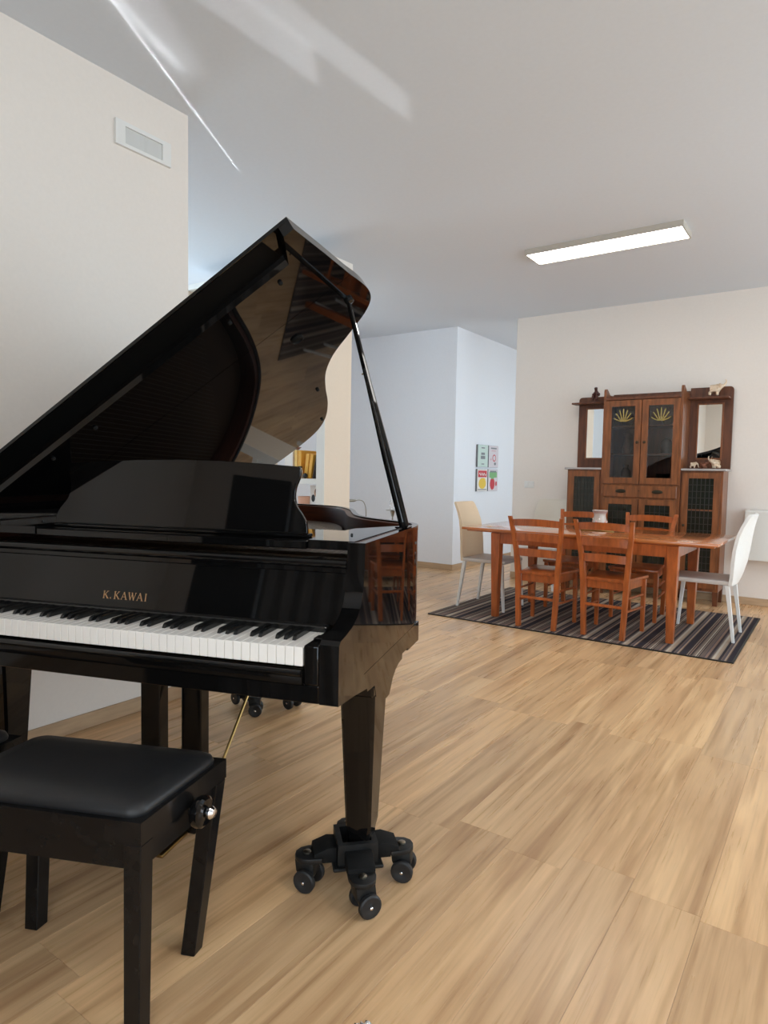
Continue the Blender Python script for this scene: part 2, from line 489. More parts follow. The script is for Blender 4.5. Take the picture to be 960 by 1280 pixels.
# window frames
def window(n, axis, t, s0, s1, z0, z1):
    bm = NB(); frame_ring(bm, axis, t-.03, t+.03, s0, s1, z0, z1, .06)
    o = struct(obj('window_%d' % n, bm, 'plastic', smooth=0))
    mid = (s0+s1)/2
    bm = NB()
    if axis == 'x': box(bm, t-.025, t+.025, mid-.04, mid+.04, z0+.06, z1-.06)
    else: box(bm, mid-.04, mid+.04, t-.025, t+.025, z0+.06, z1-.06)
    obj('mullion', bm, 'plastic', o, smooth=0)
window(1, 'x', XR+.1, -2.4, -.2, .5, 2.6)
window(2, 'x', XR+.1, 2.6, 6.6, .35, 2.75)
window(3, 'y', YF-.1, -.45, 2.6, .3, 2.6)
window(4, 'x', XFL-.1, 2.45, 3.85, .9, 3.0)
window(6, 'x', XFL-.1, 4.6, 5.4, .7, 2.95)  # unseen window, added to brighten the middle wall and far floor
window(5, 'x', -1.1, 7.8, 10.6, .6, 2.7)
# skirting boards
def skirt(name, b): return struct(obj(name, box(NB(), *b, bev=.003), 'base', smooth=0))
BH = .075
skirt('baseboard_left', (XL, XL+.012, YF, YL, 0, BH))
skirt('baseboard_left_end', (XL-.2, XL+.012, YL, YL+.012, 0, BH))
skirt('baseboard_middle', (XFL, XM, YB-.012, YB, 0, BH))
skirt('baseboard_corridor', (XM, XM+.012, YB-.012, 11.5, 0, BH))
skirt('baseboard_back', (XC, XR, YB-.012, YB, 0, BH))

# ------------------------------------------------------------------ floor of planks
floor = struct(obj('floor', box(NB(), XFL-.2, XR+.2, YF-.2, 11.7, -.12, -.004), 'grout', smooth=0))
def cam_xy(p):
    d = Vector(p) - Vector((0, 0, CAM_H)); z = d.dot(fw)
    if z < .15: return None
    return 480 + 813.7*d.dot(rr)/z, 640 - 813.7*d.dot(uu)/z
PW, PL, GAP = .2, 1.2, .0007
pm = None
slots = []
for k in range(-36, 17):
    x0 = -.07 + PW*k
    off = 1.97 + random.choice([-.02, 0, .06, .09, -.01, .02, .4, .05])
    for j in range(-6, 9):
        y0 = off + PL*j
        if x0+PW < XFL or x0 > XR or y0+PL < YF or y0 > 11.5: continue
        corners = [cam_xy((x0+a*PW, y0+b*PL, 0)) for a in (0, .5, 1) for b in (0, .25, .5, .75, 1)]
        vis = any(q and -5 < q[0] < 965 and q[1] < 1285 for q in corners)
        hid = x0+PW/2 < XL-.1 and y0+PL < YL
        if y0 > 8.9 or (y0 > YB and (x0 > XC or x0+PW < XM)): hid = True
        if x0 < -4.6: hid = True
        slots.append((x0, y0, vis and not hid))
def plank_bm(bm, cx, cy, hx, hy):
    box(bm, cx-hx, cx+hx, cy-hy, cy+hy, -.006, 0, bev=.0004)
nvis = 0
rest = NB()
for x0, y0, v in slots:
    xa, xb, ya, yb = max(x0, XFL), min(x0+PW, XR), max(y0, YF), min(y0+PL, 11.5)
    if v and nvis < 298:
        if pm is None:
            bm = NB(); plank_bm(bm, 0, 0, PW/2-GAP/2, PL/2-GAP/2)
            pm = obj('plank', bm, 'plank', floor, smooth=0); p = pm
        else:
            p = pm.copy(); COL.objects.link(p); p.parent = floor
        p.location = (x0+PW/2, y0+PL/2, 0)
        nvis += 1
    elif xb-xa > .02 and yb-ya > .02:
        plank_bm(rest, (xa+xb)/2, (ya+yb)/2, (xb-xa)/2-GAP/2, (yb-ya)/2-GAP/2)
ro = obj('plank_field', rest, 'plank', floor, smooth=0); ro['kind'] = 'stuff'

# ------------------------------------------------------------------ ceiling light, emergency lamp, switch
t = thing('ceiling_light', 'long lit rectangular LED panel mounted on the ceiling above the dining table', 'light', (-1.635, 5.288, C))
obj('frame', frame_ring(NB(), 'z', -.045, 0, -.605, .605, -.152, .152, .012), 'ledframe', t, smooth=0)
obj('diffuser', box(NB(), -.593, .593, -.14, .14, -.040, -.02), 'led', t, smooth=0)
for i, (lx, ly) in enumerate(((.9, 1.6), (1.0, -1.6))):  # extra unseen panels, added to light the rest of the room
    d = dup(t, (lx, ly, C), 0, ['added lit LED ceiling panel, unseen, over the right of the room', 'added lit LED ceiling panel, unseen, behind the camera'][i])

t = thing('emergency_lamp', 'white rectangular emergency light recessed high on the left wall', 'light', (XL, 2.01, 2.845))
obj('frame', frame_ring(NB(), 'x', 0, .016, -.155, .155, -.058, .058, .05, .016, .02), 'plastic', t, smooth=0)
obj('lens', box(NB(), 0, .007, -.105, .105, -.042, .038), 'lens', t, smooth=0)
obj('reflector', prism(NB(), [(.007, -.02), (.013, 0), (.007, .02)], 'z', -.04, .036), 'lens', t, smooth=0)
t = thing('light_switch', 'white wall switch plate left of the buffet', 'switch', (-3.05, YB, 1.135))
obj('plate', box(NB(), -.06, .06, -.008, 0, -.04, .04, bev=.003), 'plastic', t, smooth=0)
for dx in (-.025, .025):
    obj('rocker', box(NB(), dx-.018, dx+.018, -.014, -.008, -.024, .024, bev=.002), 'plastic', t, smooth=0)
t = thing('wall_heater', 'cream wall-hung heater box behind the white end chair', 'heater', (-.31, YB, .46))
obj('body', prism(NB(), [(0, 0), (-.14, 0), (-.115, .47), (-.10, .485), (0, .485)], 'x', -.46, .46, bev=.006), 'shelf', t)
obj('outlet_grille', box(NB(), -.42, .42, -.085, -.03, .485, .49), 'greige', t, smooth=0)

# ------------------------------------------------------------------ piano
TH = math.radians(19.5)
P0 = Vector((-.964, 1.194, 0))
PU = Vector((math.cos(TH), math.sin(TH), 0)); PV = Vector((-math.sin(TH), math.cos(TH), 0))
def PW_(a, b, z=0): return P0 + a*PU + b*PV + Vector((0, 0, z))
OC = (-.73, 1.0)                       # empty sits under the middle of the piano
piano = thing('grand_piano', 'black high-gloss grand piano with raised lid on wheeled dollies', 'piano', PW_(OC[0], OC[1]), TH)
def pp(name, bm, m='gloss', parent=None, smooth=22):
    if parent is None: return obj(name, bm, m, piano, (-OC[0], -OC[1], 0), smooth)
    return obj(name, bm, m, parent, (0, 0, 0), smooth)
US = -1.455                            # spine side
side = [(0, .2052), (0, .45), (0, .78), (-.012, .89), (-.055, .975), (-.15, 1.055), (-.26, 1.145), (-.355, 1.27), (-.43, 1.44), (-.515, 1.66), (-.61, 1.83),
        (-.72, 1.945), (-.86, 2.01), (-1.03, 2.04), (-1.20, 2.025), (-1.34, 1.955), (-1.43, 1.83), (US, 1.66), (US, 1.3), (US, .8), (US, .2052)]
path = side[:2] + spline(side[2:18], 5)[0:] + side[18:]
def wall_strip(bm, outer, inner, z0, z1, bev=0):
    n = len(outer)
    S = [[bm.verts.new((p[0], p[1], z)) for p in q] for z in (z0, z1) for q in (outer, inner)]
    o0, i0, o1, i1 = S; fs = []
    for k in range(n-1):
        fs += [bm.faces.new((o0[k], o0[k+1], o1[k+1], o1[k])), bm.faces.new((i0[k], i0[k+1], i1[k+1], i1[k])),
               bm.faces.new((o1[k], o1[k+1], i1[k+1], i1[k])), bm.faces.new((o0[k], o0[k+1], i0[k+1], i0[k]))]
    for k in (0, n-1): fs.append(bm.faces.new((o0[k], i0[k], i1[k], o1[k])))
    bmesh.ops.recalc_face_normals(bm, faces=fs)
    if bev:
        es = [e for e in bm.edges if abs(e.verts[0].co.z-z1) < 1e-6 and abs(e.verts[1].co.z-z1) < 1e-6 and len(e.link_faces) == 2
              and {abs(f.normal.z) > .5 for f in e.link_faces} == {True, False}]
        bmesh.ops.bevel(bm, geom=es, offset=bev, segments=2, affect='EDGES', profile=.5)
    return bm
RT, RB = 1.06, .7045
inner1 = offset_path(path, .022); inner2 = offset_path(path, .05)
pp('rim', wall_strip(NB(), path, inner1, RB, RT, .0))
pp('inner_rim', wall_strip(NB(), offset_path(path, .0225), inner2, RB+.01, RT-.006, .002), 'rimwood')
# soundboard and gilt plate inside the rim, from behind the keys to the tail
inn = offset_path(path, .0505)
def inside(v0):
    q = [p for p in inn if p[1] > v0]
    return [(q[0][0], v0)] + q + [(q[-1][0], v0)]
pp('soundboard', prism(NB(), inside(.3), 'z', .84, .855), 'plate')
pl = pp('iron_plate', prism(NB(), [((p[0]+.7)*.96-.7, (p[1]-1.1)*.95+1.1) for p in inside(.34)], 'z', .95, .975), 'plate')
bm = NB()
for i in range(60):
    u0_ = -1.36 + i*.0212
    v1 = 1.85 - max(0, (i-14))*.0215
    tube(bm, [(u0_, .42, 1.0), (u0_ - .03, max(.75, v1), 1.0)], .0006, 4, False)
st = pp('string', bm, 'steel'); st['kind'] = 'stuff'
bm = NB()
for i in range(56):
    u0_ = -1.34 + i*.0212
    box(bm, u0_-.007, u0_+.007, .64, .67, 1.003, 1.03)
dm = pp('damper', bm, 'gloss2'); dm['kind'] = 'stuff'
pp('pin_block', box(NB(), -1.38, -.06, .30, .42, .965, 1.0, bev=.004), 'plate')
# key bed, slip, arms
pp('key_bed', prism(NB(), [(.012, .687), (.012, .700), (.86, .700), (.86, .640), (.245, .640), (.24, .687)], 'x', -1.40, -.055), 'gloss3')
pp('key_slip', box(NB(), US+.0505, -.0505, -.002, .0115, .686, .7295, bev=.002), 'gloss3')
bm = NB(); tube(bm, [(-1.315, -.009, .760), (-.093, -.009, .760)], .009, 10)
pp('key_slip_rail', box(NB(), -1.316, -.0912, -.010, .0115, .730, .768, bev=.005, seg=3), 'gloss3')
pp('slip_molding', bm, smooth=50)
arm_prof = [(.0, .685), (-.001, .80), (.001, .832), (.012, .842), (.05, .847), (.10, .857), (.14, .874), (.17, .90), (.188, .94), (.196, 1.0), (.199, 1.06), (.205, 1.06), (.205, .703), (.88, .703),
            (.88, .632), (.715, .636), (.71, .645), (.635, .646), (.632, .629), (.59, .627), (.55, .618), (.515, .60), (.49, .575), (.475, .56), (.44, .56), (.33, .60), (.31, .64), (.24, .645), (.235, .655), (.12, .672)]
pp('arm', prism(NB(), arm_prof, 'x', -.05, 0))
pp('arm', prism(NB(), arm_prof, 'x', US, US+.05))
for a, b in ((-.0905, -.051), (US+.051, -1.3165)):
    o = pp('key_block', box(NB(), a, b, -.0018, .178, .730, .828, bev=.004, seg=2))
    pp('block_cap', box(NB(), a+.004, b-.004, .05, .085, .828, .834, bev=.002), 'gloss', o)
# keys
KW = 1.2256/52
K0 = -.0915 - 1.2256
wproto = None
for i in range(52):
    if wproto is None:
        bm = NB(); box(bm, .0006, KW-.0006, -.004, .15, .776, .823, bev=.0012)
        wproto = k = pp('white_key', bm, 'ivory', smooth=0)
    else:
        k = wproto.copy(); COL.objects.link(k); k.parent = piano
    k.location = (-OC[0]+K0+i*KW, -OC[1], 0)
bproto = None
for i in range(51):
    # key 0 is A; sharps follow A C D F G
    if 'ABCDEFG'[i % 7] in 'ACDFG':
        if bproto is None:
            bm = NB()
            prism(bm, [(.05, .823), (.055, .832), (.062, .8355), (.15, .8365), (.15, .823)], 'x', -.0050, .0050, bev=.001)
            bproto = k = pp('black_key', bm, 'ebony', smooth=0)
        else:
            k = bproto.copy(); COL.objects.link(k); k.parent = piano
        k.location = (-OC[0]+K0+(i+1)*KW, -OC[1], 0)
pp('key_felt_rail', box(NB(), K0-.002, -.09, .150, .2, .80, .838, bev=.003), 'gloss2')
# fallboard leaning slightly back
fb_v0, fb_z0, fb_v1, fb_z1 = .178, .838, .212, .985
fall = pp('fallboard', prism(NB(), [(fb_v0, fb_z0), (fb_v1, fb_z1), (fb_v1+.018, fb_z1), (fb_v0+.02, fb_z0)], 'x', US+.052, -.0515, bev=.003))
def letter(strokes, x, h, parent):
    """serif letter from thick strokes (x0,y0,x1,y1,width) in units of its height, laid on the fallboard"""
    bm = NB()
    d = Vector((0, fb_v1-fb_v0, fb_z1-fb_z0)).normalized()
    nrm = Vector((0, -d.z, d.y))
    o0 = Vector((0, fb_v0, fb_z0)) + d*.022 + nrm*.0008
    def P(a, b, lift): return Vector((x + a*h, 0, 0)) + o0 + d*(b*h) + nrm*lift
    for k, (x0, y0, x1, y1, wd) in enumerate(strokes):
        a = Vector((x0, y0)); b = Vector((x1, y1)); tt = (b-a).normalized(); pn = Vector((-tt.y, tt.x))*wd/2
        q = [a-pn, b-pn, b+pn, a+pn]
        l = .0004 + k*.00003
        lo = [bm.verts.new(P(p.x, p.y, 0)) for p in q]; hi = [bm.verts.new(P(p.x, p.y, l)) for p in q]
        fs = [bm.faces.new(hi), bm.faces.new(lo)] + [bm.faces.new((lo[i], lo[(i+1) % 4], hi[(i+1) % 4], hi[i])) for i in range(4)]
        bmesh.ops.recalc_face_normals(bm, faces=fs)
    return pp('letter', bm, 'gold', parent, smooth=0)
T, S_ = .17, .055
GL = {'K': ([(.16, 0, .16, 1, T), (.02, .03, .32, .03, S_), (.02, .97, .32, .97, S_), (.2, .42, .72, .97, .08), (.34, .56, .78, .02, T), (.56, .97, .86, .97, S_), (.62, .03, .94, .03, S_)], 1.06),
      '.': ([(.04, .09, .20, .09, .17)], .62),
      'A': ([(.10, .02, .46, .98, .08), (.44, 1.0, .84, .02, T), (.22, .36, .68, .36, .07), (.0, .03, .24, .03, S_), (.66, .03, 1.0, .03, S_)], 1.08),
      'W': ([(.10, .97, .38, .02, T), (.36, .02, .64, .92, .08), (.58, .97, .88, .02, T), (.86, .02, 1.14, .97, .08), (0, .97, .26, .97, S_), (.46, .97, .72, .97, S_), (1.0, .97, 1.26, .97, S_)], 1.3),
      'I': ([(.26, 0, .26, 1, T), (.12, .03, .40, .03, S_), (.12, .97, .40, .97, S_)], .5)}
LH = .0228
tw = sum(GL[c][1] for c in 'K.KAWAI')*LH
x = -.738 - tw/2
for c in 'K.KAWAI':
    letter(GL[c][0], x, LH, fall); x += GL[c][1]*LH
# rails above the fallboard
bm = NB(); tube(bm, [(US+.052, .205, 1.0), (-.052, .205, 1.0)], .0125, 12)
pp('rail_molding', bm, smooth=50)
pp('lock_rail', box(NB(), US+.052, -.0515, .206, .262, .972, 1.010, bev=.004), 'gloss')
# music shelf and side boards
pp('music_shelf', box(NB(), -1.13, -.195, .262, .62, 1.028, 1.052, bev=.003), 'gloss')
for a, b in ((-.190, -.0525), (US+.0525, -1.135)):
    if a > -1: q = [(a, .262), (b, .262), (b, .70), (b-.006, .86), (b-.05, .80), (a+.005, .66), (a, .60)]
    else: q = [(a, .262), (b, .262), (b, .60), (b, .66), (a, .80)]
    o = pp('shelf_side_board', prism(NB(), q, 'z', 1.030, 1.056, bev=.002), 'gloss')
    pp('peg', lathe(NB(), [(.004, 1.056), (.004, 1.060), (.002, 1.062)], ((a+b)/2+.005, .432, 0), 8), 'black', o)
# music desk, leaning back
desk_half = [(.46, 0), (.455, .035), (.44, .06), (.42, .085), (.411, .115), (.413, .145), (.420, .165), (.424, .180), (.423, .200), (.418, .207), (.33, .213), (.15, .222), (0, .225)]
dp = [(x_, z_) for x_, z_ in spline(desk_half[:9], 3)] + desk_half[9:]
poly = dp + [(-x_, z_) for x_, z_ in dp[-2::-1]]
bm = NB()
lean = math.radians(9)
pr = prism(bm, [(p[0]-.70, p[1]) for p in poly], 'y', 0, .014, bev=.0015)
for v_ in bm.verts:
    y_, z_ = v_.co.y, v_.co.z
    v_.co.y = .375 + y_*math.cos(lean) + z_*math.sin(lean)
    v_.co.z = 1.056 + z_*math.cos(lean) - y_*math.sin(lean) + .002
desk = pp('music_desk', bm)
pp('desk_ledge', box(NB(), -1.13, -.22, .335, .374, 1.052, 1.064, bev=.003), 'gloss')
# lid ------------------------------------------------------------
PHI = math.radians(33)
WD = 1.46
LA = Vector((math.cos(PHI), 0, math.sin(PHI))); LN = Vector((-math.sin(PHI), 0, math.cos(PHI)))
LS = Vector((-WD, 0, 1.076))
def LP(s, v_, h): return LS + s*LA + Vector((0, v_, 0)) + h*LN
def to_lid(bm):
    for v_ in bm.verts: v_.co = LP(v_.co.x, v_.co.y, v_.co.z)
    return bm
lo = [(1.492, .19), (1.50, .40), (1.506, .62), (1.512, .74), (1.508, .83), (1.485, .905), (1.43, .975), (1.33, 1.05), (1.21, 1.14), (1.115, 1.265), (1.035, 1.44),
      (.95, 1.66), (.845, 1.86), (.735, 1.98), (.60, 2.035), (.43, 2.06), (.26, 2.045), (.12, 1.975), (.03, 1.85), (0.0, 1.66)]
lo_s = lo[:2] + spline(lo[2:], 5)
main = [(0, .622)] + [(1.506, .622)] + [p for p in lo_s if p[1] > .64] + [(0, 1.2)]
lt = .040; lb = .030
lid = pp('lid', to_lid(prism(NB(), main, 'z', 0, lt)))
# front flap: its underside is rebated along the front, so a step shows behind the front edge
flap = pp('lid_front_flap', to_lid(prism(NB(), [(0, .185), (1.492, .185), (1.500, .40), (1.506, .619), (0, .619)], 'z', lb+.0002, lt)))
obj('dark_reflection_strip', to_lid(box(NB(), 0, 1.40, .190, .314, lb-.001, lb)), 'dark_reflection', flap, smooth=0)  # black strip added so the rebate looks dark instead of mirroring the floor
bm = prism(NB(), [(0, .313), (1.405, .313), (1.458, .186), (1.492, .186), (1.500, .40), (1.506, .619), (0, .619)], 'z', 0, lb)
for v_ in bm.verts:
    if abs(v_.co.y-.313) < 1e-4 and v_.co.z < .001: v_.co.y += .006
obj('front_flap_underside', to_lid(bm), 'gloss', flap, smooth=22)
for s_, v_ in ((1.345, .37), (1.145, .37), (.56, .37), (.37, .36)):
    obj('bumper', to_lid(lathe(NB(), [(.007, 0), (.007, -.005), (.005, -.008)], (s_, v_, 0), 10)), 'rubber', flap)
for s_, v_ in ((1.01, 1.39), (.83, 1.84), (.3, 1.98)):
    obj('bumper', to_lid(lathe(NB(), [(.008, 0), (.008, -.006), (.006, -.009)], (s_, v_, 0), 10)), 'rubber', lid)
obj('prop_cup', to_lid(lathe(NB(), [(.024, 0), (.024, -.008), (.019, -.010), (.017, -.004), (.004, -.003)], (1.2, .78, 0), 18)), 'rubber', lid)
obj('prop_socket', to_lid(lathe(NB(), [(.016, 0), (.016, -.010), (.010, -.014)], (1.435, .78, 0), 14)), 'gloss2', lid)
pp('hinge_strip', box(NB(), US, US+.021, .2055, 1.60, 1.0605, 1.083), 'gloss')
# prop stick: thick foot tapering to a thin tip
a = Vector((-.021, .715, 1.064)); b = LP(1.43, .775, -.010)
bm = NB()
d = (b-a).normalized(); sx = Vector((0, 1, 0)).cross(d).normalized(); sy = d.cross(sx)
def sec(p, hx, hy): return [p + i*hx*sx + j*hy*sy for i, j in ((-1, -.5), (-.5, -1), (.5, -1), (1, -.5), (1, .5), (.5, 1), (-.5, 1), (-1, .5))]
loft(bm, [sec(a, .016, .011), sec(a.lerp(b, .3), .0165, .011), sec(a.lerp(b, .62), .010, .009), sec(a.lerp(b, .97), .0075, .0075), sec(b, .007, .007)])
ps = pp('prop_stick', bm)
bm = NB(); g = a.lerp(b, .02); h = a.lerp(b, .55)
sv = -sy*.0115
loft(bm, [[p + sv for p in sec(g, .004, .001)], [p + sv for p in sec(h, .003, .001)]])
obj('prop_groove', bm, 'gloss2', ps)
bm = NB(); q = a.lerp(b, .68); tube(bm, [q - sx*.006, q - sx*.016], .003, 6); obj('prop_pin', bm, 'brass', ps)
pp('prop_base', box(NB(), -.048, -.003, .685, .755, 1.0602, 1.066, bev=.002), 'gloss')
# legs
def leg(cu, cv):
    bm = NB()
    def ring(z, cx, cy, hx, hy, c=.008):
        return [(cx+i, cy+j, z) for i, j in ((-hx+c, -hy), (hx-c, -hy), (hx, -hy+c), (hx, hy-c), (hx-c, hy), (-hx+c, hy), (-hx, hy-c), (-hx, -hy+c))]
    loft(bm, [ring(.088, cu, cv, .034, .038), ring(.16, cu, cv, .034, .038), ring(.19, cu, cv, .040, .045), ring(.20, cu, cv, .040, .045),
              ring(.52, cu, cv, .051, .064), ring(.638, cu, cv, .055, .074)])
    return pp('leg', bm)
LEGS = [(-.057, .392), (-1.388, .392), (-1.0, 1.665)]
for cu, cv in LEGS:
    l = leg(cu, cv)
    obj('leg_bracket', box(NB(), cu-.06, cu+.056, cv-.09, cv+.09, .603, .6395, bev=.006), 'gloss', l)
pp('tail_beam', box(NB(), -1.06, -.94, .87, 1.75, .641, .699, bev=.004), 'gloss')
# pedal lyre
lyre = pp('pedal_lyre', box(NB(), -.90, -.60, .34, .48, .075, .165, bev=.006), 'gloss')
for cu in (-.797, -.643):
    obj('lyre_post', taper(NB(), (cu, .41, .1655), (cu, .41, .640), (.037, .026), (.037, .026), .004), 'gloss3', lyre)
for cu in (-.80, -.72, -.64):
    bm = NB(); box(bm, cu-.016, cu+.016, .20, .34, .075, .087, bev=.004, seg=2)
    obj('pedal', bm, 'brass', lyre)
for q in (((-.612, .46, .165), (-.56, .82, .640)), ((-.70, .45, .165), (-.86, .80, .640)), ((-.735, .44, .165), (-.78, .66, .640))):
    bm = NB(); tube(bm, q, .0055 if q[0][0] > -.65 else .004, 8); obj('lyre_rod', bm, 'brass', lyre)

# dollies
def dolly(loc, rz, label, first=None):
    if first: return dup(first, loc, rz, label)
    t = thing('piano_dolly', label, 'dolly', loc, rz, 'dollies under the piano legs')
    obj('socket', frame_ring(NB(), 'z', .078, .150, -.060, .060, -.060, .060, .016), 'dolly', t, smooth=0)
    obj('socket_plate', box(NB(), -.075, .075, -.075, .075, .0775, .0875, bev=.003), 'dolly', t, smooth=0)
    for k in range(4):
        ca, sa = math.cos(k*PI/2), math.sin(k*PI/2)
        RZ4 = Matrix.Rotation(k*PI/2, 4, 'Z')
        bm = NB()
        pts = [(.105, -.040), (.14, -.040), (.162, -.034), (.178, -.018), (.182, 0), (.178, .018), (.162, .034), (.14, .040), (.105, .040)]
        prism(bm, pts, 'z', .088, .104, bev=.003); bm.transform(RZ4)
        arm = obj('arm', bm, 'dolly', t)
        bm = NB(); prism(bm, [(.061, .088), (.061, .132), (.085, .134), (.128, .118), (.130, .1045), (.104, .104), (.104, .088)], 'y', -.040, .040, bev=.003); bm.transform(RZ4)
        obj('arm_block', bm, 'rubber', arm)
        bm = NB(); lathe(bm, [(.012, .1045), (.012, .109), (.007, .111)], (.146*ca, .146*sa, 0), 10); obj('bolt', bm, 'steel', arm)
        sw = [.5, -.9, .35, 1.2][k]
        R_ = Matrix.Translation((.146*ca, .146*sa, 0)) @ Matrix.Rotation(sw - TH - .58, 4, 'Z')
        bm = NB()
        prism(bm, [(-.030, .0875), (.030, .0875), (.034, .055), (.018, .026), (-.012, .026), (-.026, .055)], 'y', -.022, .022, bev=.003)
        bm.transform(R_); cs = obj('caster_fork', bm, 'dolly', t)
        for s in (-1, 1):
            bm = NB(); lathe(bm, [(.012, s*.0225), (.031, s*.0225), (.034, s*.026), (.034, s*.037), (.030, s*.041), (.016, s*.041), (.010, s*.038)], (.008, 0, .034), 20, 'y')
            bm.transform(R_); obj('wheel', bm, 'wheel', cs)
            bm = NB(); lathe(bm, [(.005, s*.037), (.005, s*.043), (.003, s*.0445)], (.008, 0, .034), 8, 'y')
            bm.transform(R_); obj('axle', bm, 'chrome', cs)
    return t
d0 = dolly(PW_(LEGS[0][0]-.018, LEGS[0][1]-.008), TH + math.radians(27), 'black four-wheeled dolly under the right front piano leg')
dolly(PW_(LEGS[1][0], LEGS[1][1]), TH + math.radians(30), 'black four-wheeled dolly under the left front piano leg behind the bench', d0)
dolly(PW_(LEGS[2][0], LEGS[2][1]), TH + math.radians(4), 'black four-wheeled dolly under the tail leg, half hidden beyond the keyboard', d0)

# ------------------------------------------------------------------ piano benches
BX = Vector((math.cos(math.radians(5)), math.sin(math.radians(5)))); BYv = Vector((.04, 1.0))
def bench(du, dv, label, first=None):
    org = PW_(-.602+du, -.152+dv)
    if first: return dup(first, org, TH, label)
    t = thing('piano_bench', label, 'bench', org, TH, 'benches at the piano')
    def tr(bm):     # the seat is turned a little against the keyboard
        for v_ in bm.verts:
            x_, y_ = v_.co.x, v_.co.y
            v_.co.x = x_*BX.x + y_*BYv.x; v_.co.y = x_*BX.y + y_*BYv.y
        return bm
    X, Y = .275, .168
    # cushion with a crowned top
    bm = NB(); rows = []
    def ring(hx, hy, z, r):
        out = []
        for cx, cy, a0 in ((hx-r, hy-r, 0), (-hx+r, hy-r, 90), (-hx+r, -hy+r, 180), (hx-r, -hy+r, 270)):
            for k in range(6):
                a = math.radians(a0 + 18*k); out.append((cx+r*math.cos(a), cy+r*math.sin(a), z))
        return out
    loft(bm, [ring(X-.016, Y-.016, .490, .03), ring(X-.012, Y-.012, .503, .034), ring(X-.016, Y-.016, .515, .034), ring(X-.03, Y-.03, .5245, .034), ring(X-.07, Y-.07, .530, .03), ring(.12, .05, .532, .02)])
    obj('cushion', tr(bm), 'leather', t, smooth=60)
    obj('seat_frame', tr(frame_ring(NB(), 'z', .447, .497, -X, X, -Y, Y, .03)), 'satin', t, smooth=0)
    obj('seat_board', tr(box(NB(), -X+.032, X-.032, -Y+.032, Y-.032, .462, .489)), 'satin', t, smooth=0)
    obj('apron', tr(frame_ring(NB(), 'z', .385, .442, -X+.012, X-.012, -Y+.012, Y-.012, .020)), 'satin', t, smooth=0)
    for sx_ in (-1, 1):
        for sy_ in (-1, 1):
            sp = .042 if (sx_ > 0 and sy_ > 0) else .008
            c1 = (sx_*(X-.022), sy_*(Y-.022), .4455); c0 = (sx_*(X-.022-sp), sy_*(Y-.024)-(.03 if sy_ > 0 else 0), 0)
            obj('leg', tr(taper(NB(), c0, c1, (.019, .019), (.021, .021), .002)), 'satin', t, smooth=0)
    for sy_ in (-.09, .09):
        obj('scissor_bar', tr(box(NB(), -X+.04, X-.04, sy_-.01, sy_+.01, .40, .445, bev=.002)), 'dolly', t, smooth=0)
    bm = NB(); lathe(bm, [(.014, X+.0005), (.014, X+.014), (.034, X+.016), (.037, X+.022), (.037, X+.034), (.030, X+.040), (.010, X+.041)], (0, .012, .436), 24, 'x')
    kn = obj('height_knob', tr(bm), 'gloss', t)
    bm = NB(); lathe(bm, [(.007, X+.04), (.013, X+.044), (.015, X+.052), (.010, X+.060), (.003, X+.062)], (0, .012, .436), 16, 'x')
    obj('knob_cap', tr(bm), 'chrome', kn)
    return t
b1 = bench(0, 0, 'black padded piano bench with chrome-capped side knob before the keyboard')
bench(-.610, -.045, 'second black piano bench cut by the left edge of the picture', b1)

# foil wrapper at the bottom edge of the view
bm = NB()
rg = random.Random(5)
bmesh.ops.create_grid(bm, x_segments=10, y_segments=6, size=.5)
for v_ in bm.verts:
    v_.co = Vector((v_.co.x*.05, v_.co.y*.03, .004 + .012*rg.random()*(1-abs(v_.co.x*1.6))))
bmesh.ops.solidify(bm, geom=bm.faces[:], thickness=.0006)
o = obj('foil_wrapper', bm, 'foil', None, (-.815, 1.118, 0), smooth=0); o.rotation_euler = (0, 0, .5)
tag(o, 'small crumpled silver foil scrap on the floor at the bottom edge', 'wrapper')

# ------------------------------------------------------------------ rug
RX0, RX1, RY0, RY1 = -2.953, -.545, 4.9, 6.64
bm = NB(); box(bm, -(RX1-RX0)/2+.012, (RX1-RX0)/2-.012, -(RY1-RY0)/2+.012, (RY1-RY0)/2-.012, 0, .009, bev=.002)
t = thing('striped_rug', 'dark striped rug with black edge under the dining table', 'rug', ((RX0+RX1)/2, (RY0+RY1)/2, .0005))
obj('pile', bm, 'rug', t, smooth=0)
obj('edging', frame_ring(NB(), 'z', 0, .0085, -(RX1-RX0)/2, (RX1-RX0)/2, -(RY1-RY0)/2, (RY1-RY0)/2, .0125), 'black', t, smooth=0)
RZ = .0097

# ------------------------------------------------------------------ dining table
t = thing('dining_table', 'long reddish wooden dining table with tapered legs on the striped rug', 'table', (-1.72, 5.585, RZ))
TZ = .770
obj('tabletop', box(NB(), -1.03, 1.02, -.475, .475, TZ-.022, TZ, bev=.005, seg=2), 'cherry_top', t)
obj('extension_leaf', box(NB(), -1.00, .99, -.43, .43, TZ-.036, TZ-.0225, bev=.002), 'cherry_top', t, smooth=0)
for sx_ in (-1, 1):
    for sy_ in (-1, 1):
        obj('leg', taper(NB(), (sx_*.715, sy_*.405, 0), (sx_*.715, sy_*.405, TZ-.0365), (.026, .026), (.042, .042), .003), 'cherry', t, smooth=0)
for sy_ in (-1, 1): obj('apron', box(NB(), -.672, .672, sy_*.425-.011, sy_*.425+.011, TZ-.125, TZ-.0365), 'cherry', t, smooth=0)
for sx_ in (-1, 1): obj('apron', box(NB(), sx_*.735-.011, sx_*.735+.011, -.362, .362, TZ-.125, TZ-.0365), 'cherry', t, smooth=0)
TT = RZ + TZ

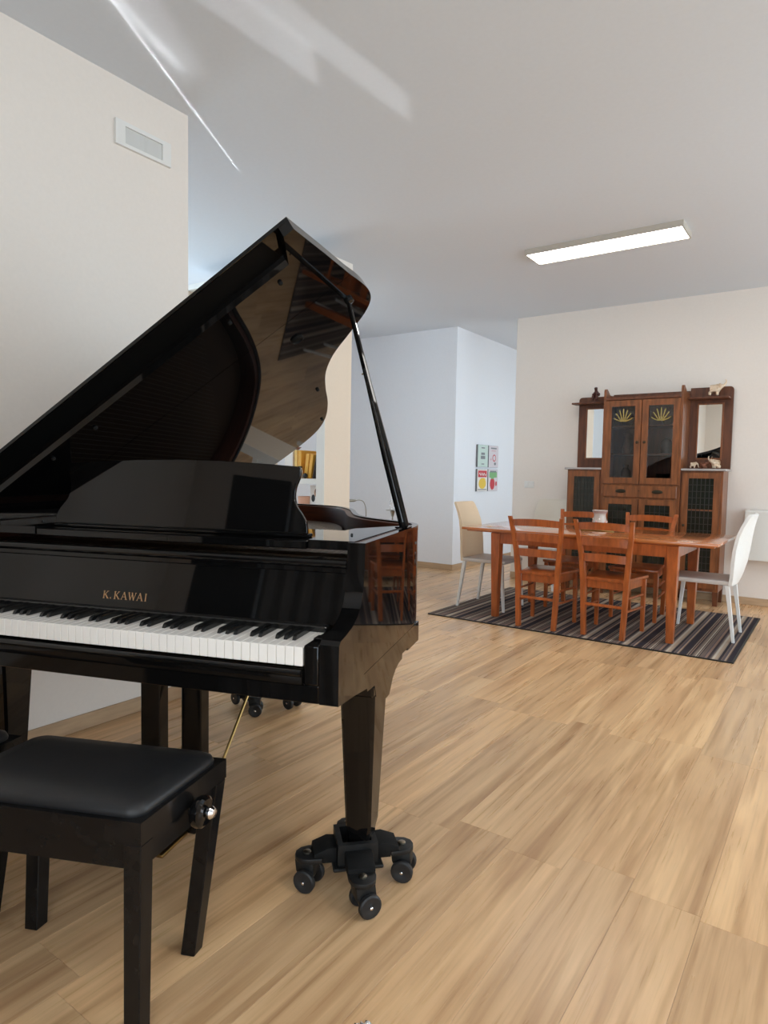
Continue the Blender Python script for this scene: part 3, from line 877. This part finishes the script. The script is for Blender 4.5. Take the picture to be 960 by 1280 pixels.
# ladder-back wooden chair facing +Y, origin under the seat
def wood_chair(loc, rz, label, first=None):
    if first: return dup(first, loc, rz, label)
    t = thing('dining_chair', label, 'chair', loc, rz, 'wooden ladder-back chairs')
    def up(sx_):
        bm = NB()
        P = [(.148, -.205, 0, .017, .020), (.158, -.200, .22, .018, .020), (.166, -.200, .44, .019, .021), (.180, -.215, .62, .018, .017), (.198, -.245, .78, .017, .014), (.214, -.285, .905, .015, .012)]
        S = [[(sx_*p[0]+i*p[3], p[1]+j*p[4], p[2]) for i, j in ((-1, -1), (1, -1), (1, 1), (-1, 1))] for p in P]
        loft(bm, S)
        return bm
    for sx_ in (-1, 1):
        obj('rear_leg', up(sx_), 'cherry', t, smooth=0)
        obj('front_leg', taper(NB(), (sx_*.185, .20, 0), (sx_*.185, .20, .425), (.014, .014), (.018, .018), .002), 'cherry', t, smooth=0)
    bm = NB(); prism(bm, [(-.152, -.19), (.152, -.19), (.21, .235), (.19, .25), (-.19, .25), (-.21, .235)], 'z', .430, .455, bev=.005)
    obj('seat', bm, 'cherry', t)
    bm = NB(); prism(bm, [(-.145, -.17), (.145, -.17), (.18, .18), (-.18, .18)], 'z', .37, .4295)
    obj('seat_apron', bm, 'cherry', t, smooth=0)
    def slat(z0, z1, hw, y, arch):
        n = 8; S = []
        for i in range(n+1):
            a = -1 + 2*i/n; yy = y - .022*(1-a*a); tp = arch*(1-a*a)
            S.append([(a*hw, yy-.008, z0+tp*.5), (a*hw, yy+.008, z0+tp*.5), (a*hw, yy+.008, z1+tp), (a*hw, yy-.008, z1+tp)])
        return loft(NB(), S)
    for z0, z1, hw, y, ar in ((.828, .880, .196, -.265, .010), (.705, .768, .180, -.237, .008), (.580, .640, .166, -.214, .006)):
        obj('slat', slat(z0, z1, hw, y, ar), 'cherry', t, smooth=30)
    for z in (.245,): obj('stretcher', box(NB(), -.142, .142, -.212, -.194, z-.011, z+.011, bev=.003), 'cherry', t, smooth=0)
    for sx_ in (-1, 1):
        for z in (.20, .30):
            bm = NB(); tube(bm, [(sx_*.158, -.19, z+.01), (sx_*.183, .19, z)], .0095, 8); obj('stretcher', bm, 'cherry', t)
    return t
c0 = wood_chair((-1.985, 5.185, RZ), math.radians(1), 'reddish ladder-back chair at the near side, left of its pair, back to us')
wood_chair((-1.455, 5.235, RZ), math.radians(-1.5), 'reddish ladder-back chair at the near side, right of its pair, back to us', c0)
wood_chair((-2.06, 6.06, RZ), PI + .02, 'reddish ladder-back chair across the table behind the vase', c0)
wood_chair((-1.435, 6.02, RZ), PI - .03, 'reddish ladder-back chair across the table, right of the vase', c0)

# high-backed upholstered chair on thin legs, facing +Y
def soft_chair(loc, rz, label, shell, leg_m, seat_m):
    t = thing('upholstered_chair', label, 'chair', loc, rz)
    W2 = .215
    # seat pad
    bm = NB(); prism(bm, [(-W2, -.20), (W2, -.20), (W2-.005, .205), (W2-.02, .22), (-W2+.02, .22), (-W2+.005, .205)], 'z', .428, .462, bev=.008)
    obj('seat', bm, seat_m, t)
    prof = [(.430, -.205, 1.0), (.50, -.212, 1.0), (.60, -.216, .99), (.70, -.222, .965), (.80, -.24, .93), (.88, -.268, .89), (.945, -.30, .855), (.965, -.312, .82)]
    S = []
    for z, y, k in prof:
        ring = []
        hw = W2*k; sg = .018 + .055*math.sin(PI*min(1, max(0, (z-.43)/.56)))
        for i in range(9):
            a = -1 + i/4; ring.append((a*hw, y + .012 - sg*(1-a*a), z))
        for i in range(9):
            a = 1 - i/4; ring.append((a*hw, y - .012 - sg*(1-a*a), z))
        S.append(ring)
    S.append([(p[0]*.93, p[1]*.6 + .4*(prof[-1][1]-.01), p[2]+.008) for p in S[-1]])
    obj('backrest', loft(NB(), S), shell, t, smooth=50)
    for sx_ in (-1, 1):
        obj('rear_leg', taper(NB(), (sx_*(W2-.004), -.245, 0), (sx_*(W2-.018), -.185, .4275), (.0105, .0105), (.016, .016), .002), leg_m, t, smooth=0)
        obj('front_leg', taper(NB(), (sx_*(W2-.004), .225, 0), (sx_*(W2-.018), .188, .4275), (.0105, .0105), (.016, .016), .002), leg_m, t, smooth=0)
    return t
soft_chair((-2.665, 5.57, RZ), -PI/2, 'cream high-backed chair with slim pale legs at the left table end', 'cream', 'whitemetal', 'greige')
soft_chair((-.865, 5.70, RZ), PI/2, 'white high-backed chair seen from behind at the right table end', 'white', 'whitemetal', 'greige')
soft_chair((-2.72, 6.97, 0), PI, 'pale cream chair against the far wall beyond the table', 'palecream', 'whitemetal', 'greige')

# vase and tray on the table
t = thing('glass_vase', 'patterned pale glass vase with flared rim on the dining table', 'vase', (-1.745, 5.80, TT + .0005))
obj('body', lathe(NB(), [(.050, 0), (.060, .01), (.066, .04), (.060, .08), (.050, .115), (.052, .14), (.066, .168), (.062, .168), (.047, .14), (.045, .115), (.054, .08), (.060, .04), (.05, .014), (.003, .012)], n=28), mat('patterned_glass', (.78, .70, .62), .25, trans=.25), t, smooth=60)
obj('rim_band', lathe(NB(), [(.0535, .142), (.066, .164), (.0675, .164), (.055, .142)], n=28, caps=False), mat('vase_band', (.42, .34, .32), .3), t)
for k in range(14):
    a = k*2*PI/14; z = .05 + .035*(k % 3)/1.5
    r = .0655 if k % 3 == 0 else (.060 if k % 3 == 1 else .0555)
    bm = NB(); ellip(bm, (r*math.cos(a), r*math.sin(a), z-.006), (.008, .008, .010), 8, 5)
    obj('floral_dot', bm, mat('vase_dot_%d' % (k % 3), [(.35, .55, .40), (.75, .40, .36), (.9, .88, .84)][k % 3], .4), t)
o = tag(obj('serving_tray', prism(NB(), [(.16*math.cos(i*PI/14), .05*math.sin(i*PI/14)) for i in range(28)], 'z', 0, .012, bev=.003), 'brass', None, (-1.72, 5.60, TT + .0005)), 'narrow oval brass tray on the table before the vase', 'tray')

# ------------------------------------------------------------------ buffet
BXL, BXR, BYF = -2.479, -.93, 6.955
BW = BXR-BXL; BD = YB-.012-BYF-.004
buf = thing('buffet_cabinet', 'tall dark wooden buffet with mirrors and glass doors against the far wall', 'cabinet', (BXL, BYF, 0))
def bp(name, bm, m='oak', parent=buf, smooth=0): return obj(name, bm, m, parent, smooth=smooth)
CX0, CX1 = .385, 1.160
ZC = 1.338        # counter height
# carcasses (lower part): left, right, centre
for a, b in ((.012, CX0-.002), (CX1+.002, BW-.012)):
    bp('side_cabinet', box(NB(), a, b, .03, BD, .14, ZC-.022), 'oak')
bp('centre_cabinet', box(NB(), CX0, CX1, .012, BD, .14, 1.171), 'oak')
for a, b in ((-.012, CX0-.004), (CX1+.004, BW+.012)):
    bp('counter_slab', box(NB(), a, b, -.012, BD, ZC-.021, ZC, bev=.004), 'marble')
for a in (.012, CX0, CX1-.05, BW-.062):
    for y in (.03, BD-.055):
        bp('foot', taper(NB(), (a+.025, y+.025, 0), (a+.025, y+.025, .1395), (.02, .02), (.026, .026)), 'oakd')
def door(x0, x1, z0, z1, y, lattice, st=.055, dots=False, glass='darkglass', wt=None):
    f = bp('door', frame_ring(NB(), 'y', y-.022, y, x0, x1, z0, z1, st, st, wt or st), 'oak')
    obj('pane', box(NB(), x0+st-.004, x1-st+.004, y-.012, y-.007, z0+st-.004, z1-(wt or st)+.004), glass, f, smooth=0)
    if lattice:
        bm = NB(); nx, nz = lattice
        for i in range(1, nx):
            xx = x0+st+(x1-x0-2*st)*i/nx; box(bm, xx-.003, xx+.003, y-.017, y-.012, z0+st, z1-st)
        for j in range(1, nz):
            zz = z0+st+(z1-z0-2*st)*j/nz; box(bm, x0+st, x1-st, y-.0165, y-.0125, zz-.003, zz+.003)
        q = obj('lattice', bm, 'lead', f, smooth=0); q['kind'] = 'stuff'
    return f
dl = door(.035, CX0-.02, .17, ZC-.04, .0295, (6, 16))
dr = door(CX1+.02, BW-.035, .17, ZC-.04, .0295, (6, 16))
obj('knob', lathe(NB(), [(.011, 0), (.013, -.012), (.006, -.018)], (CX1+.045, .008, .78), 12, 'y'), 'antique', dr)
obj('knob', lathe(NB(), [(.011, 0), (.013, -.012), (.006, -.018)], (CX0-.045, .008, .78), 12, 'y'), 'antique', dl)
bp('inner_shelf_edge', box(NB(), CX1+.08, BW-.09, .0145, .0168, .925, .940), 'oak', dr)
mid = (CX0+CX1)/2
door(CX0+.03, mid-.008, .17, 1.018, .0115, (5, 10))
door(mid+.008, CX1-.03, .17, 1.018, .0115, (5, 10))
# drawer
dw = bp('drawer', box(NB(), CX0+.03, CX1-.03, -.008, .0115, 1.036, 1.158, bev=.004), 'oak')
for xx in (mid-.18, mid+.18):
    obj('drawer_pull', prism(NB(), [(.052*math.cos(i*PI/8), .022*math.sin(i*PI/8)*(1 if i < 9 else .8)) for i in range(16)], 'y', -.018, -.0085, bev=.002), 'antique', dw, (xx, 0, 1.097))
obj('keyhole', lathe(NB(), [(.006, -.0085), (.006, -.011)], (mid, 0, 1.105), 10, 'y'), 'antique', dw)
# centre upper display: sides with rounded ears, back, shelves, top
UZ0, UZ1 = 1.172, 2.040
ear = [(-.005, UZ0), (-.005, 2.13), (.006, 2.155), (.03, 2.16), (.14, 2.105), (BD-.0145, 2.105), (BD-.0145, UZ0)]
for a in (CX0, CX1-.024): bp('display_side', prism(NB(), ear, 'x', a, a+.024), 'oak')
bp('display_back', box(NB(), CX0, CX1, BD-.014, BD, UZ0, 2.135), 'oakd')
bp('display_top', box(NB(), CX0+.025, CX1-.025, .0, BD-.015, UZ1, UZ1+.022), 'oakd')
bp('display_floor', box(NB(), CX0+.025, CX1-.025, .012, BD-.015, UZ0, UZ0+.02), 'oak')
bp('cornice', box(NB(), CX0+.025, CX1-.025, -.02, -.001, UZ1-.004, UZ1+.028, bev=.004), 'oakd')
SHZ = (1.475, 1.765)
for z in SHZ: bp('display_shelf', box(NB(), CX0+.026, CX1-.026, .05, BD-.016, z, z+.014), 'oak')
for k, (a, b) in enumerate(((CX0+.025, mid-.004), (mid+.004, CX1-.025))):
    f = door(a, b, UZ0+.005, UZ1-.008, .0115, None, .062, glass='glass')
    # stained band along the top of each pane
    bm = NB(); lathe(bm, [(.013, -.012), (.015, -.020), (.006, -.026)], ((b-.032) if k == 0 else (a+.032), .0, 1.60), 12, 'y'); obj('knob', bm, 'antique', f)
    x0, x1 = a+.062, b-.062; z1 = UZ1-.008-.062
    bm = NB()
    cxm = (x0+x1)/2
    for i in range(7):
        an = PI*(i+.5)/7
        tube(bm, [(cxm+.02*math.cos(an), -.002, z1-.155), (cxm+.075*math.cos(an), -.002, z1-.155+.10*math.sin(an)), (cxm+.10*math.cos(an)*.95, -.002, z1-.145+.12*math.sin(an))], .0055, 5)
    q = obj('gilt_ornament', bm, mat('gilt_glass_%d' % k, (.42, .30, .09), .4), f); q['kind'] = 'stuff'
# mirror wings
for a, b, sgn in ((.012, CX0-.001, 1), (CX1+.001, BW+.004, -1)):
    r = .035; z1 = 2.12 if sgn > 0 else 2.16
    arc = [(r - r*math.cos(i*PI/12), z1 - r + r*math.sin(i*PI/12)) for i in range(7)]
    if sgn > 0: pl_ = [(a, ZC+.001)] + [(a+p, q) for p, q in arc] + [(b, z1), (b, ZC+.001)]
    else: pl_ = [(a, ZC+.001), (a, z1)] + [(b-p, q) for p, q in arc[::-1]] + [(b, ZC+.001)]
    bp('mirror_panel', prism(NB(), pl_, 'y', BD-.03, BD), 'oakd')
    ma, mb = a+.10, b-.045
    if sgn < 0: ma, mb = a+.085, b-.095
    fr = bp('mirror_frame', frame_ring(NB(), 'y', BD-.038, BD-.0305, ma-.015, mb+.015, 1.435, 2.0, .015), 'oak')
    bp('mirror', box(NB(), ma, mb, BD-.035, BD-.0305, 1.45, 1.985), 'mirror', fr)
    sh = (a-.03, b) if sgn > 0 else (a, b-.02)
    bp('wing_shelf', box(NB(), sh[0], sh[1], .16, BD-.039, 2.032, 2.050, bev=.003), 'oakd')

# ornaments
def skin_body(name, V, E, R_, m, parent=None, loc=None, scale=1, rz=0, sub=2):
    me = bpy.data.meshes.new(name); me.from_pydata([tuple(c*scale for c in v) for v in V], E, [])
    me.materials.append(M[m])
    o = bpy.data.objects.new(name, me); COL.objects.link(o)
    sk = o.modifiers.new('skin', 'SKIN')
    for i, r in enumerate(R_): me.skin_vertices[0].data[i].radius = (r*scale, r*scale) if not hasattr(r, '__len__') else (r[0]*scale, r[1]*scale)
    me.skin_vertices[0].data[0].use_root = True
    sb = o.modifiers.new('sub', 'SUBSURF'); sb.levels = sub; sb.render_levels = sub
    for p in me.polygons: p.use_smooth = True
    sk.use_smooth_shade = True
    if parent: o.parent = parent
    if loc is not None: o.location = loc
    o.rotation_euler = (0, 0, rz)
    return o
def elephant(loc, rz, h, m, label, trunk_up=True, sit=False):
    t = thing('elephant_figurine', label, 'figurine', loc, rz, 'animal figurines on the buffet')
    s = h
    V = [(0, 0, .55), (.22, 0, .58), (-.25, 0, .55), (.42, 0, .70)]
    E = [(0, 1), (0, 2), (1, 3)]; R_ = [.24, .22, .21, .17]
    tr = [(.58, 0, .72), (.68, 0, .88), (.70, 0, 1.02), (.64, 0, 1.12)] if trunk_up else [(.58, 0, .58), (.63, 0, .38), (.66, 0, .22), (.72, 0, .16)]
    p = 3
    for i, q in enumerate(tr): V.append(q); E.append((p, len(V)-1)); R_.append([.085, .06, .045, .035][i]); p = len(V)-1
    for hx, par in ((.2, 1), (-.24, 2)):
        for sy in (-.13, .13):
            V.append((hx, sy, .30)); E.append((par, len(V)-1)); R_.append(.10)
            V.append((hx+.01, sy, .08)); E.append((len(V)-2, len(V)-1)); R_.append(.085)
    skin_body('body', V, E, R_, m, t, scale=s, sub=2)
    for sy in (-1, 1):
        bm = NB(); ellip(bm, (.34*s, sy*.20*s, .70*s), (.12*s, .03*s, .16*s), 8, 6, Matrix.Rotation(sy*.5, 4, 'Z')); obj('ear', bm, m, t)
    return t
CZ = ZC + .0005
ex = lambda x_, y_, z_: (BXL+x_, BYF+y_, z_)
elephant(ex(1.245, .12, CZ), .2, .080, 'bone', 'cream elephant figurine, leftmost on the right counter', False)
elephant(ex(1.325, .20, CZ), -.3, .080, 'brownc', 'brown elephant figurine second from left on the right counter', True)
elephant(ex(1.365, .08, CZ), 2.8, .055, 'brownc', 'smallest brown elephant figurine in the row on the right counter', True)
elephant(ex(1.445, .20, CZ), PI-.3, .115, 'bone', 'taller cream elephant figurine at the back right of the right counter', True)
elephant(ex(1.475, .055, CZ), PI-.1, .085, 'bone', 'cream elephant with raised trunk, rightmost on the right counter', True)
elephant(ex(1.39, .22, 2.0505), .1, .15, 'bone', 'cream elephant with high raised trunk on the top right shelf', True)
# carved seated figure on the left wing shelf
t = thing('carved_figure', 'dark red carved seated figure on the top left shelf', 'figurine', ex(.23, .22, 2.0505), -PI/2)
V = [(-.012, 0, .040), (-.016, 0, .075), (-.006, 0, .108), (.004, 0, .124), (.014, 0, .150), (.020, 0, .160)]
E = [(0, 1), (1, 2), (2, 3), (3, 4), (4, 5)]; R_ = [.030, .027, .024, .012, .021, .017]
for sy in (-1, 1):
    n = len(V); V += [(.045, sy*.020, .072), (.050, sy*.020, .018)]; E += [(0, n), (n, n+1)]; R_ += [.015, .012]
    n = len(V); V += [(.012, sy*.034, .078), (.044, sy*.018, .088)]; E += [(2, n), (n, n+1)]; R_ += [.011, .010]
skin_body('body', V, E, R_, 'clay', t)
obj('base', lathe(NB(), [(.034, 0), (.034, .01), (.028, .012)], n=16), 'clay', t)
# things inside the glazed display
def inside_item(x_, z_, prof, m, name, label, cat):
    t_ = obj(name, lathe(NB(), prof, n=16), m, None, ex(x_, .20, z_)); tag(t_, label, cat); return t_
inside_item(.575, SHZ[1]+.0145, [(.03, 0), (.05, .03), (.09, .09), (.085, .09), (.045, .035), (.002, .012)], 'bone', 'bowl', 'gilt bowl on the upper display shelf behind the left glass door', 'bowl')
inside_item(.98, SHZ[1]+.0145, [(.03, 0), (.05, .03), (.09, .09), (.085, .09), (.045, .035), (.002, .012)], 'brass', 'bowl', 'brass bowl on the upper display shelf behind the right glass door', 'bowl')
inside_item(.58, SHZ[0]+.0145, [(.035, 0), (.05, .05), (.03, .11), (.022, .17), (.038, .21), (.03, .22), (.003, .22)], 'brownc', 'jug', 'brown jug on the middle display shelf behind the left glass door', 'jug')
inside_item(.58, UZ0+.0205, [(.04, 0), (.055, .05), (.05, .11), (.025, .15), (.03, .18), (.003, .18)], 'black', 'vase', 'black vase at the bottom of the display behind the left glass door', 'vase')
inside_item(.98, SHZ[0]+.0145, [(.05, 0), (.055, .06), (.05, .12), (.02, .15), (.003, .16)], 'greige', 'jar', 'grey lidded jar on the middle display shelf behind the right glass door', 'jar')
inside_item(.95, UZ0+.0205, [(.03, 0), (.045, .02), (.065, .09), (.06, .09), (.04, .025), (.002, .01)], 'darkbook', 'pot', 'dark pot at the bottom of the display behind the right glass door', 'pot')

# ------------------------------------------------------------------ four canvases in the corridor
def canvas(y, z, m, label, art):
    t = thing('wall_canvas', label, 'picture', (XM, y, z), 0, 'canvases on the corridor wall')
    obj('edge', box(NB(), .0, .026, -.152, .152, -.152, .152, bev=.002), 'greyprint', t, smooth=0)
    obj('canvas_face', box(NB(), .0262, .028, -.150, .150, -.150, .150), m, t, smooth=0)
    for k, (kind, cy, cz, a, b, mm) in enumerate(art):
        bm = NB(); x1 = .0285 + .0003*k
        if kind == 'b': box(bm, .028, x1, cy-a, cy+a, cz-b, cz+b)
        elif kind == 'e': prism(bm, [(cy+a*math.cos(i*PI/9), cz+b*math.sin(i*PI/9)) for i in range(18)], 'x', .028, x1)
        elif kind == 's':
            pts = [(cy-a+2*a*i/10, cz+b*math.sin(i*1.9)) for i in range(11)]
            for (p, q), (r, s) in zip(pts, pts[1:]):
                d = Vector((r-p, s-q)).normalized(); n_ = Vector((-d.y, d.x))*.007
                vs = [bm.verts.new((x1, p+n_.x, q+n_.y)), bm.verts.new((x1, r+n_.x, s+n_.y)), bm.verts.new((x1, r-n_.x, s-n_.y)), bm.verts.new((x1, p-n_.x, q-n_.y))]
                bm.faces.new(vs[::-1])
        obj('print_shape', bm, mm, t, smooth=0)
PZ0, PZ1 = 1.165, 1.495
canvas(8.075, PZ1, 'greenish', 'mint canvas with small grey lettering blocks, upper left of four', [('b', 0, .03, .055, .016, 'greyprint'), ('b', 0, -.02, .065, .022, 'greyprint'), ('b', 0, .11, .05, .008, 'greyprint'), ('b', 0, -.11, .04, .007, 'greyprint')])
canvas(8.405, PZ1, 'palecanvas', 'pale mauve canvas with faint pink ring, upper right of four', [('b', 0, .115, .09, .01, 'greyprint'), ('b', 0, .08, .07, .008, 'pinkprint'), ('e', .02, -.02, .055, .05, 'redprint'), ('e', .02, -.02, .04, .036, 'palecanvas'), ('e', .05, -.10, .03, .02, 'greyprint'), ('e', -.08, -.04, .02, .015, 'pinkprint')])
canvas(8.075, PZ0, 'whitecanvas', 'canvas with red banner over yellow shape, lower left of four', [('b', .0, .085, .13, .045, 'redprint'), ('s', .0, .08, .10, .02, 'whitecanvas'), ('e', 0, -.045, .11, .075, 'yellowprint'), ('e', .03, .0, .06, .03, 'yellowprint'), ('b', 0, -.128, .13, .006, 'greyprint')])
canvas(8.405, PZ0, 'palecanvas', 'canvas with red fruit under green leaves, lower right of four', [('b', 0, .075, .12, .04, 'greenprint'), ('b', 0, .12, .10, .012, 'greyprint'), ('e', -.02, -.05, .075, .085, 'redprint'), ('e', .10, -.05, .025, .035, 'redprint'), ('e', -.02, .035, .05, .02, 'greenprint')])

# ------------------------------------------------------------------ white bookcase behind the piano
KX1, KY0, KY1 = -3.352, 3.933, 4.262
KZ = 2.935
bc = thing('bookcase', 'tall open white bookcase with beige side panel behind the piano', 'bookcase', (KX1-.85, KY0, 0))
def kp(name, bm, m='shelf'): return obj(name, bm, m, bc, smooth=0)
KD = KY1-KY0
BWid = 1.72
for xx in (.85-.083, -.02, .85-BWid):
    o = kp('side_panel', box(NB(), xx, xx+.083 if xx > .5 else xx+.04, 0.004, KD, 0, KZ-.046), 'shelfside')
kp('edge_strip', box(NB(), .85-.083, .85, 0, .0038, 0, KZ-.046), 'shelf')
kp('top_board', box(NB(), .85-BWid, .85, 0, KD, KZ-.045, KZ), 'shelf')
SZ = [.10, .52, .94, 1.145, 1.62, 2.05, 2.48]
SZ = [.10, .50, .945-.04, 1.145, 1.62, 2.05, 2.48]
for z in SZ:
    for a, b in ((.021, .85-.084), (.85-BWid+.041, -.021)):
        kp('shelf_board', box(NB(), a, b, .0, KD, z, z+.042), 'shelf')
kp('back_panel', box(NB(), .85-BWid+.041, -.021, KD-.012, KD-.001, .143, KZ-.046), 'shelf')
kb = lambda x_, y_, z_: (KX1-.85+x_, KY0+y_, z_)
sz = 1.1875
xk = .74
def folder(x_, tilt, m, w_, h_, label):
    bm = NB(); box(bm, -w_/2, w_/2, .03, .26, 0, h_, bev=.002)
    o = obj('folder', bm, m, None, kb(x_, 0, sz + abs(math.sin(tilt))*w_/2 + .0005), smooth=0); o.rotation_euler = (0, tilt, 0)
    tag(o, label, 'folder', 'folders on the bookcase')
folder(.520, .0, 'orange2', .03, .23, 'light yellow upright folder, leftmost on the bookcase shelf')
folder(.560, .0, 'orange', .035, .225, 'orange upright folder next to the yellow one on the shelf')
folder(.625, .12, 'orange', .035, .20, 'orange folder leaning a little, middle of the shelf')
folder(.665, .15, 'orange', .032, .195, 'orange folder leaning against the dark thin book on the shelf')
folder(.705, .20, 'darkbook', .010, .215, 'thin dark book leaning at the right end of the shelf')
t = thing('glass_jar', 'small glass jar with pale contents on the bookcase shelf', 'jar', kb(.60, -.0, sz+.0005))
t.location = kb(.585, .012, sz+.0005)
obj('body', lathe(NB(), [(.018, 0), (.022, .006), (.022, .06), (.016, .075), (.016, .085)], n=16), 'paper', t)
obj('lid', lathe(NB(), [(.018, .0855), (.018, .098), (.004, .1)], n=16), 'antique', t)
o = tag(obj('dark_pouch', ellip(NB(), (0, 0, .022), (.022, .015, .022)), 'black', None, kb(.645, .008, sz)), 'small black pouch at the jar foot on the shelf', 'pouch')
t = thing('storage_box', 'cream storage box above the yellow folders on the bookcase', 'box', kb(.45, .03, sz+.0005))
obj('box_body', box(NB(), -.055, .035, 0, .22, 0, .235, bev=.003), 'paper', t, smooth=0)
o = tag(obj('brown_bowl', lathe(NB(), [(.02, 0), (.045, .022), (.04, .022), (.016, .006)], n=18), 'brownc', None, kb(.44, .12, sz+.2365)), 'little dark bowl on top of the cream storage box', 'bowl')
# lower compartment: photo print and salmon basket
lz = .945-.04+.0425
t = thing('photo_print', 'photo print of a dark-haired head in white shirt leaning in the bookcase', 'picture', kb(.70, .08, lz))
obj('backing', box(NB(), -.065, .055, 0, .006, 0, .185), 'whitecanvas', t, smooth=0)
def disc(cx, cz, a, b, k): return prism(NB(), [(cx+a*math.cos(i*PI/10), cz+b*math.sin(i*PI/10)) for i in range(20)], 'y', -.0008-.0004*k, 0)
obj('print_shape', disc(.005, .045, .05, .05, 0), 'plastic', t, smooth=0)
obj('print_shape', disc(.01, .125, .03, .038, 1), 'skin_print', t, smooth=0)
obj('print_shape', disc(.022, .142, .032, .028, 2), 'hair_print', t, smooth=0)
obj('print_shape', disc(-.03, .08, .02, .03, 1), 'black', t, smooth=0)
t = thing('salmon_basket', 'salmon pink cloth basket in the lower bookcase compartment', 'basket', kb(.565, .12, lz))
obj('body', lathe(NB(), [(.055, 0), (.07, .02), (.075, .09), (.068, .09), (.06, .03), (.003, .02)], n=18), 'pink', t)

# ------------------------------------------------------------------ console with lamp and stand behind the piano
t = thing('console_table', 'low white console mostly hidden behind the piano rim', 'table', (-4.35, 6.0, 0))
obj('tabletop', box(NB(), -.5, .31, -.25, .25, .665, .69, bev=.003), 'shelf', t, smooth=0)
for a in (-.46, .27):
    for b in (-.21, .21): obj('leg', box(NB(), a-.02, a+.02, b-.02, b+.02, 0, .6645), 'shelf', t, smooth=0)
t = thing('gooseneck_lamp', 'thin grey gooseneck lamp standing on the console behind the piano', 'lamp', (-4.475, 6.0, .6905))
obj('base', lathe(NB(), [(.05, 0), (.05, .012), (.012, .018)], n=20), 'steel', t)
bm = NB(); tube(bm, spline([(0, 0, .015), (0, 0, .10), (-.012, 0, .17), (-.05, 0, .222), (-.11, 0, .232), (-.15, 0, .226)], 5), .005, 8); obj('neck', bm, 'steel', t)
bm = NB(); tube(bm, [(-.145, 0, .227), (-.18, 0, .222), (-.27, 0, .218)], [.008, .016, .018], 10); obj('lamp_head', bm, 'steel', t)
t = thing('candle_stand', 'slim glass-topped candle stand on the console beside the prop stick', 'candle stand', (-4.105, 6.0, .6905))
obj('stem', lathe(NB(), [(.035, 0), (.03, .008), (.008, .014), (.007, .06), (.014, .075), (.02, .10), (.028, .125), (.012, .13)], n=18), 'steel', t)
obj('saucer', lathe(NB(), [(.02, .131), (.075, .136), (.078, .140), (.02, .139)], n=24), 'steel', t)
obj('glass_chimney', lathe(NB(), [(.030, .141), (.036, .18), (.030, .23), (.018, .262), (.016, .262), (.027, .23), (.033, .18), (.027, .142)], n=20, caps=False), 'glass', t)

# ------------------------------------------------------------------ behind the camera: unseen block and screen, added for the piano's reflections
o = obj('dark_reflection_block', box(NB(), -1.93, -1.565, -.95, -.55, .0, 1.78, bev=.006), 'black', smooth=0)
tag(o, 'black upright block added behind the camera to darken the reflection in the piano', 'cabinet')
n = 44; S = []
a, b = -1.55, -.90
for z in (.0, 1.78):
    S.append([(a+(b-a)*k/n, -.60+.03*math.sin(k*.86), z) for k in range(n+1)] + [(a+(b-a)*k/n, -.606+.03*math.sin(k*.86), z) for k in range(n, -1, -1)])
o = obj('pleated_reflection_screen', loft(NB(), S), 'curtain', smooth=60)
tag(o, 'grey pleated screen added behind the camera, standing in for curtains reflected in the piano', 'screen')
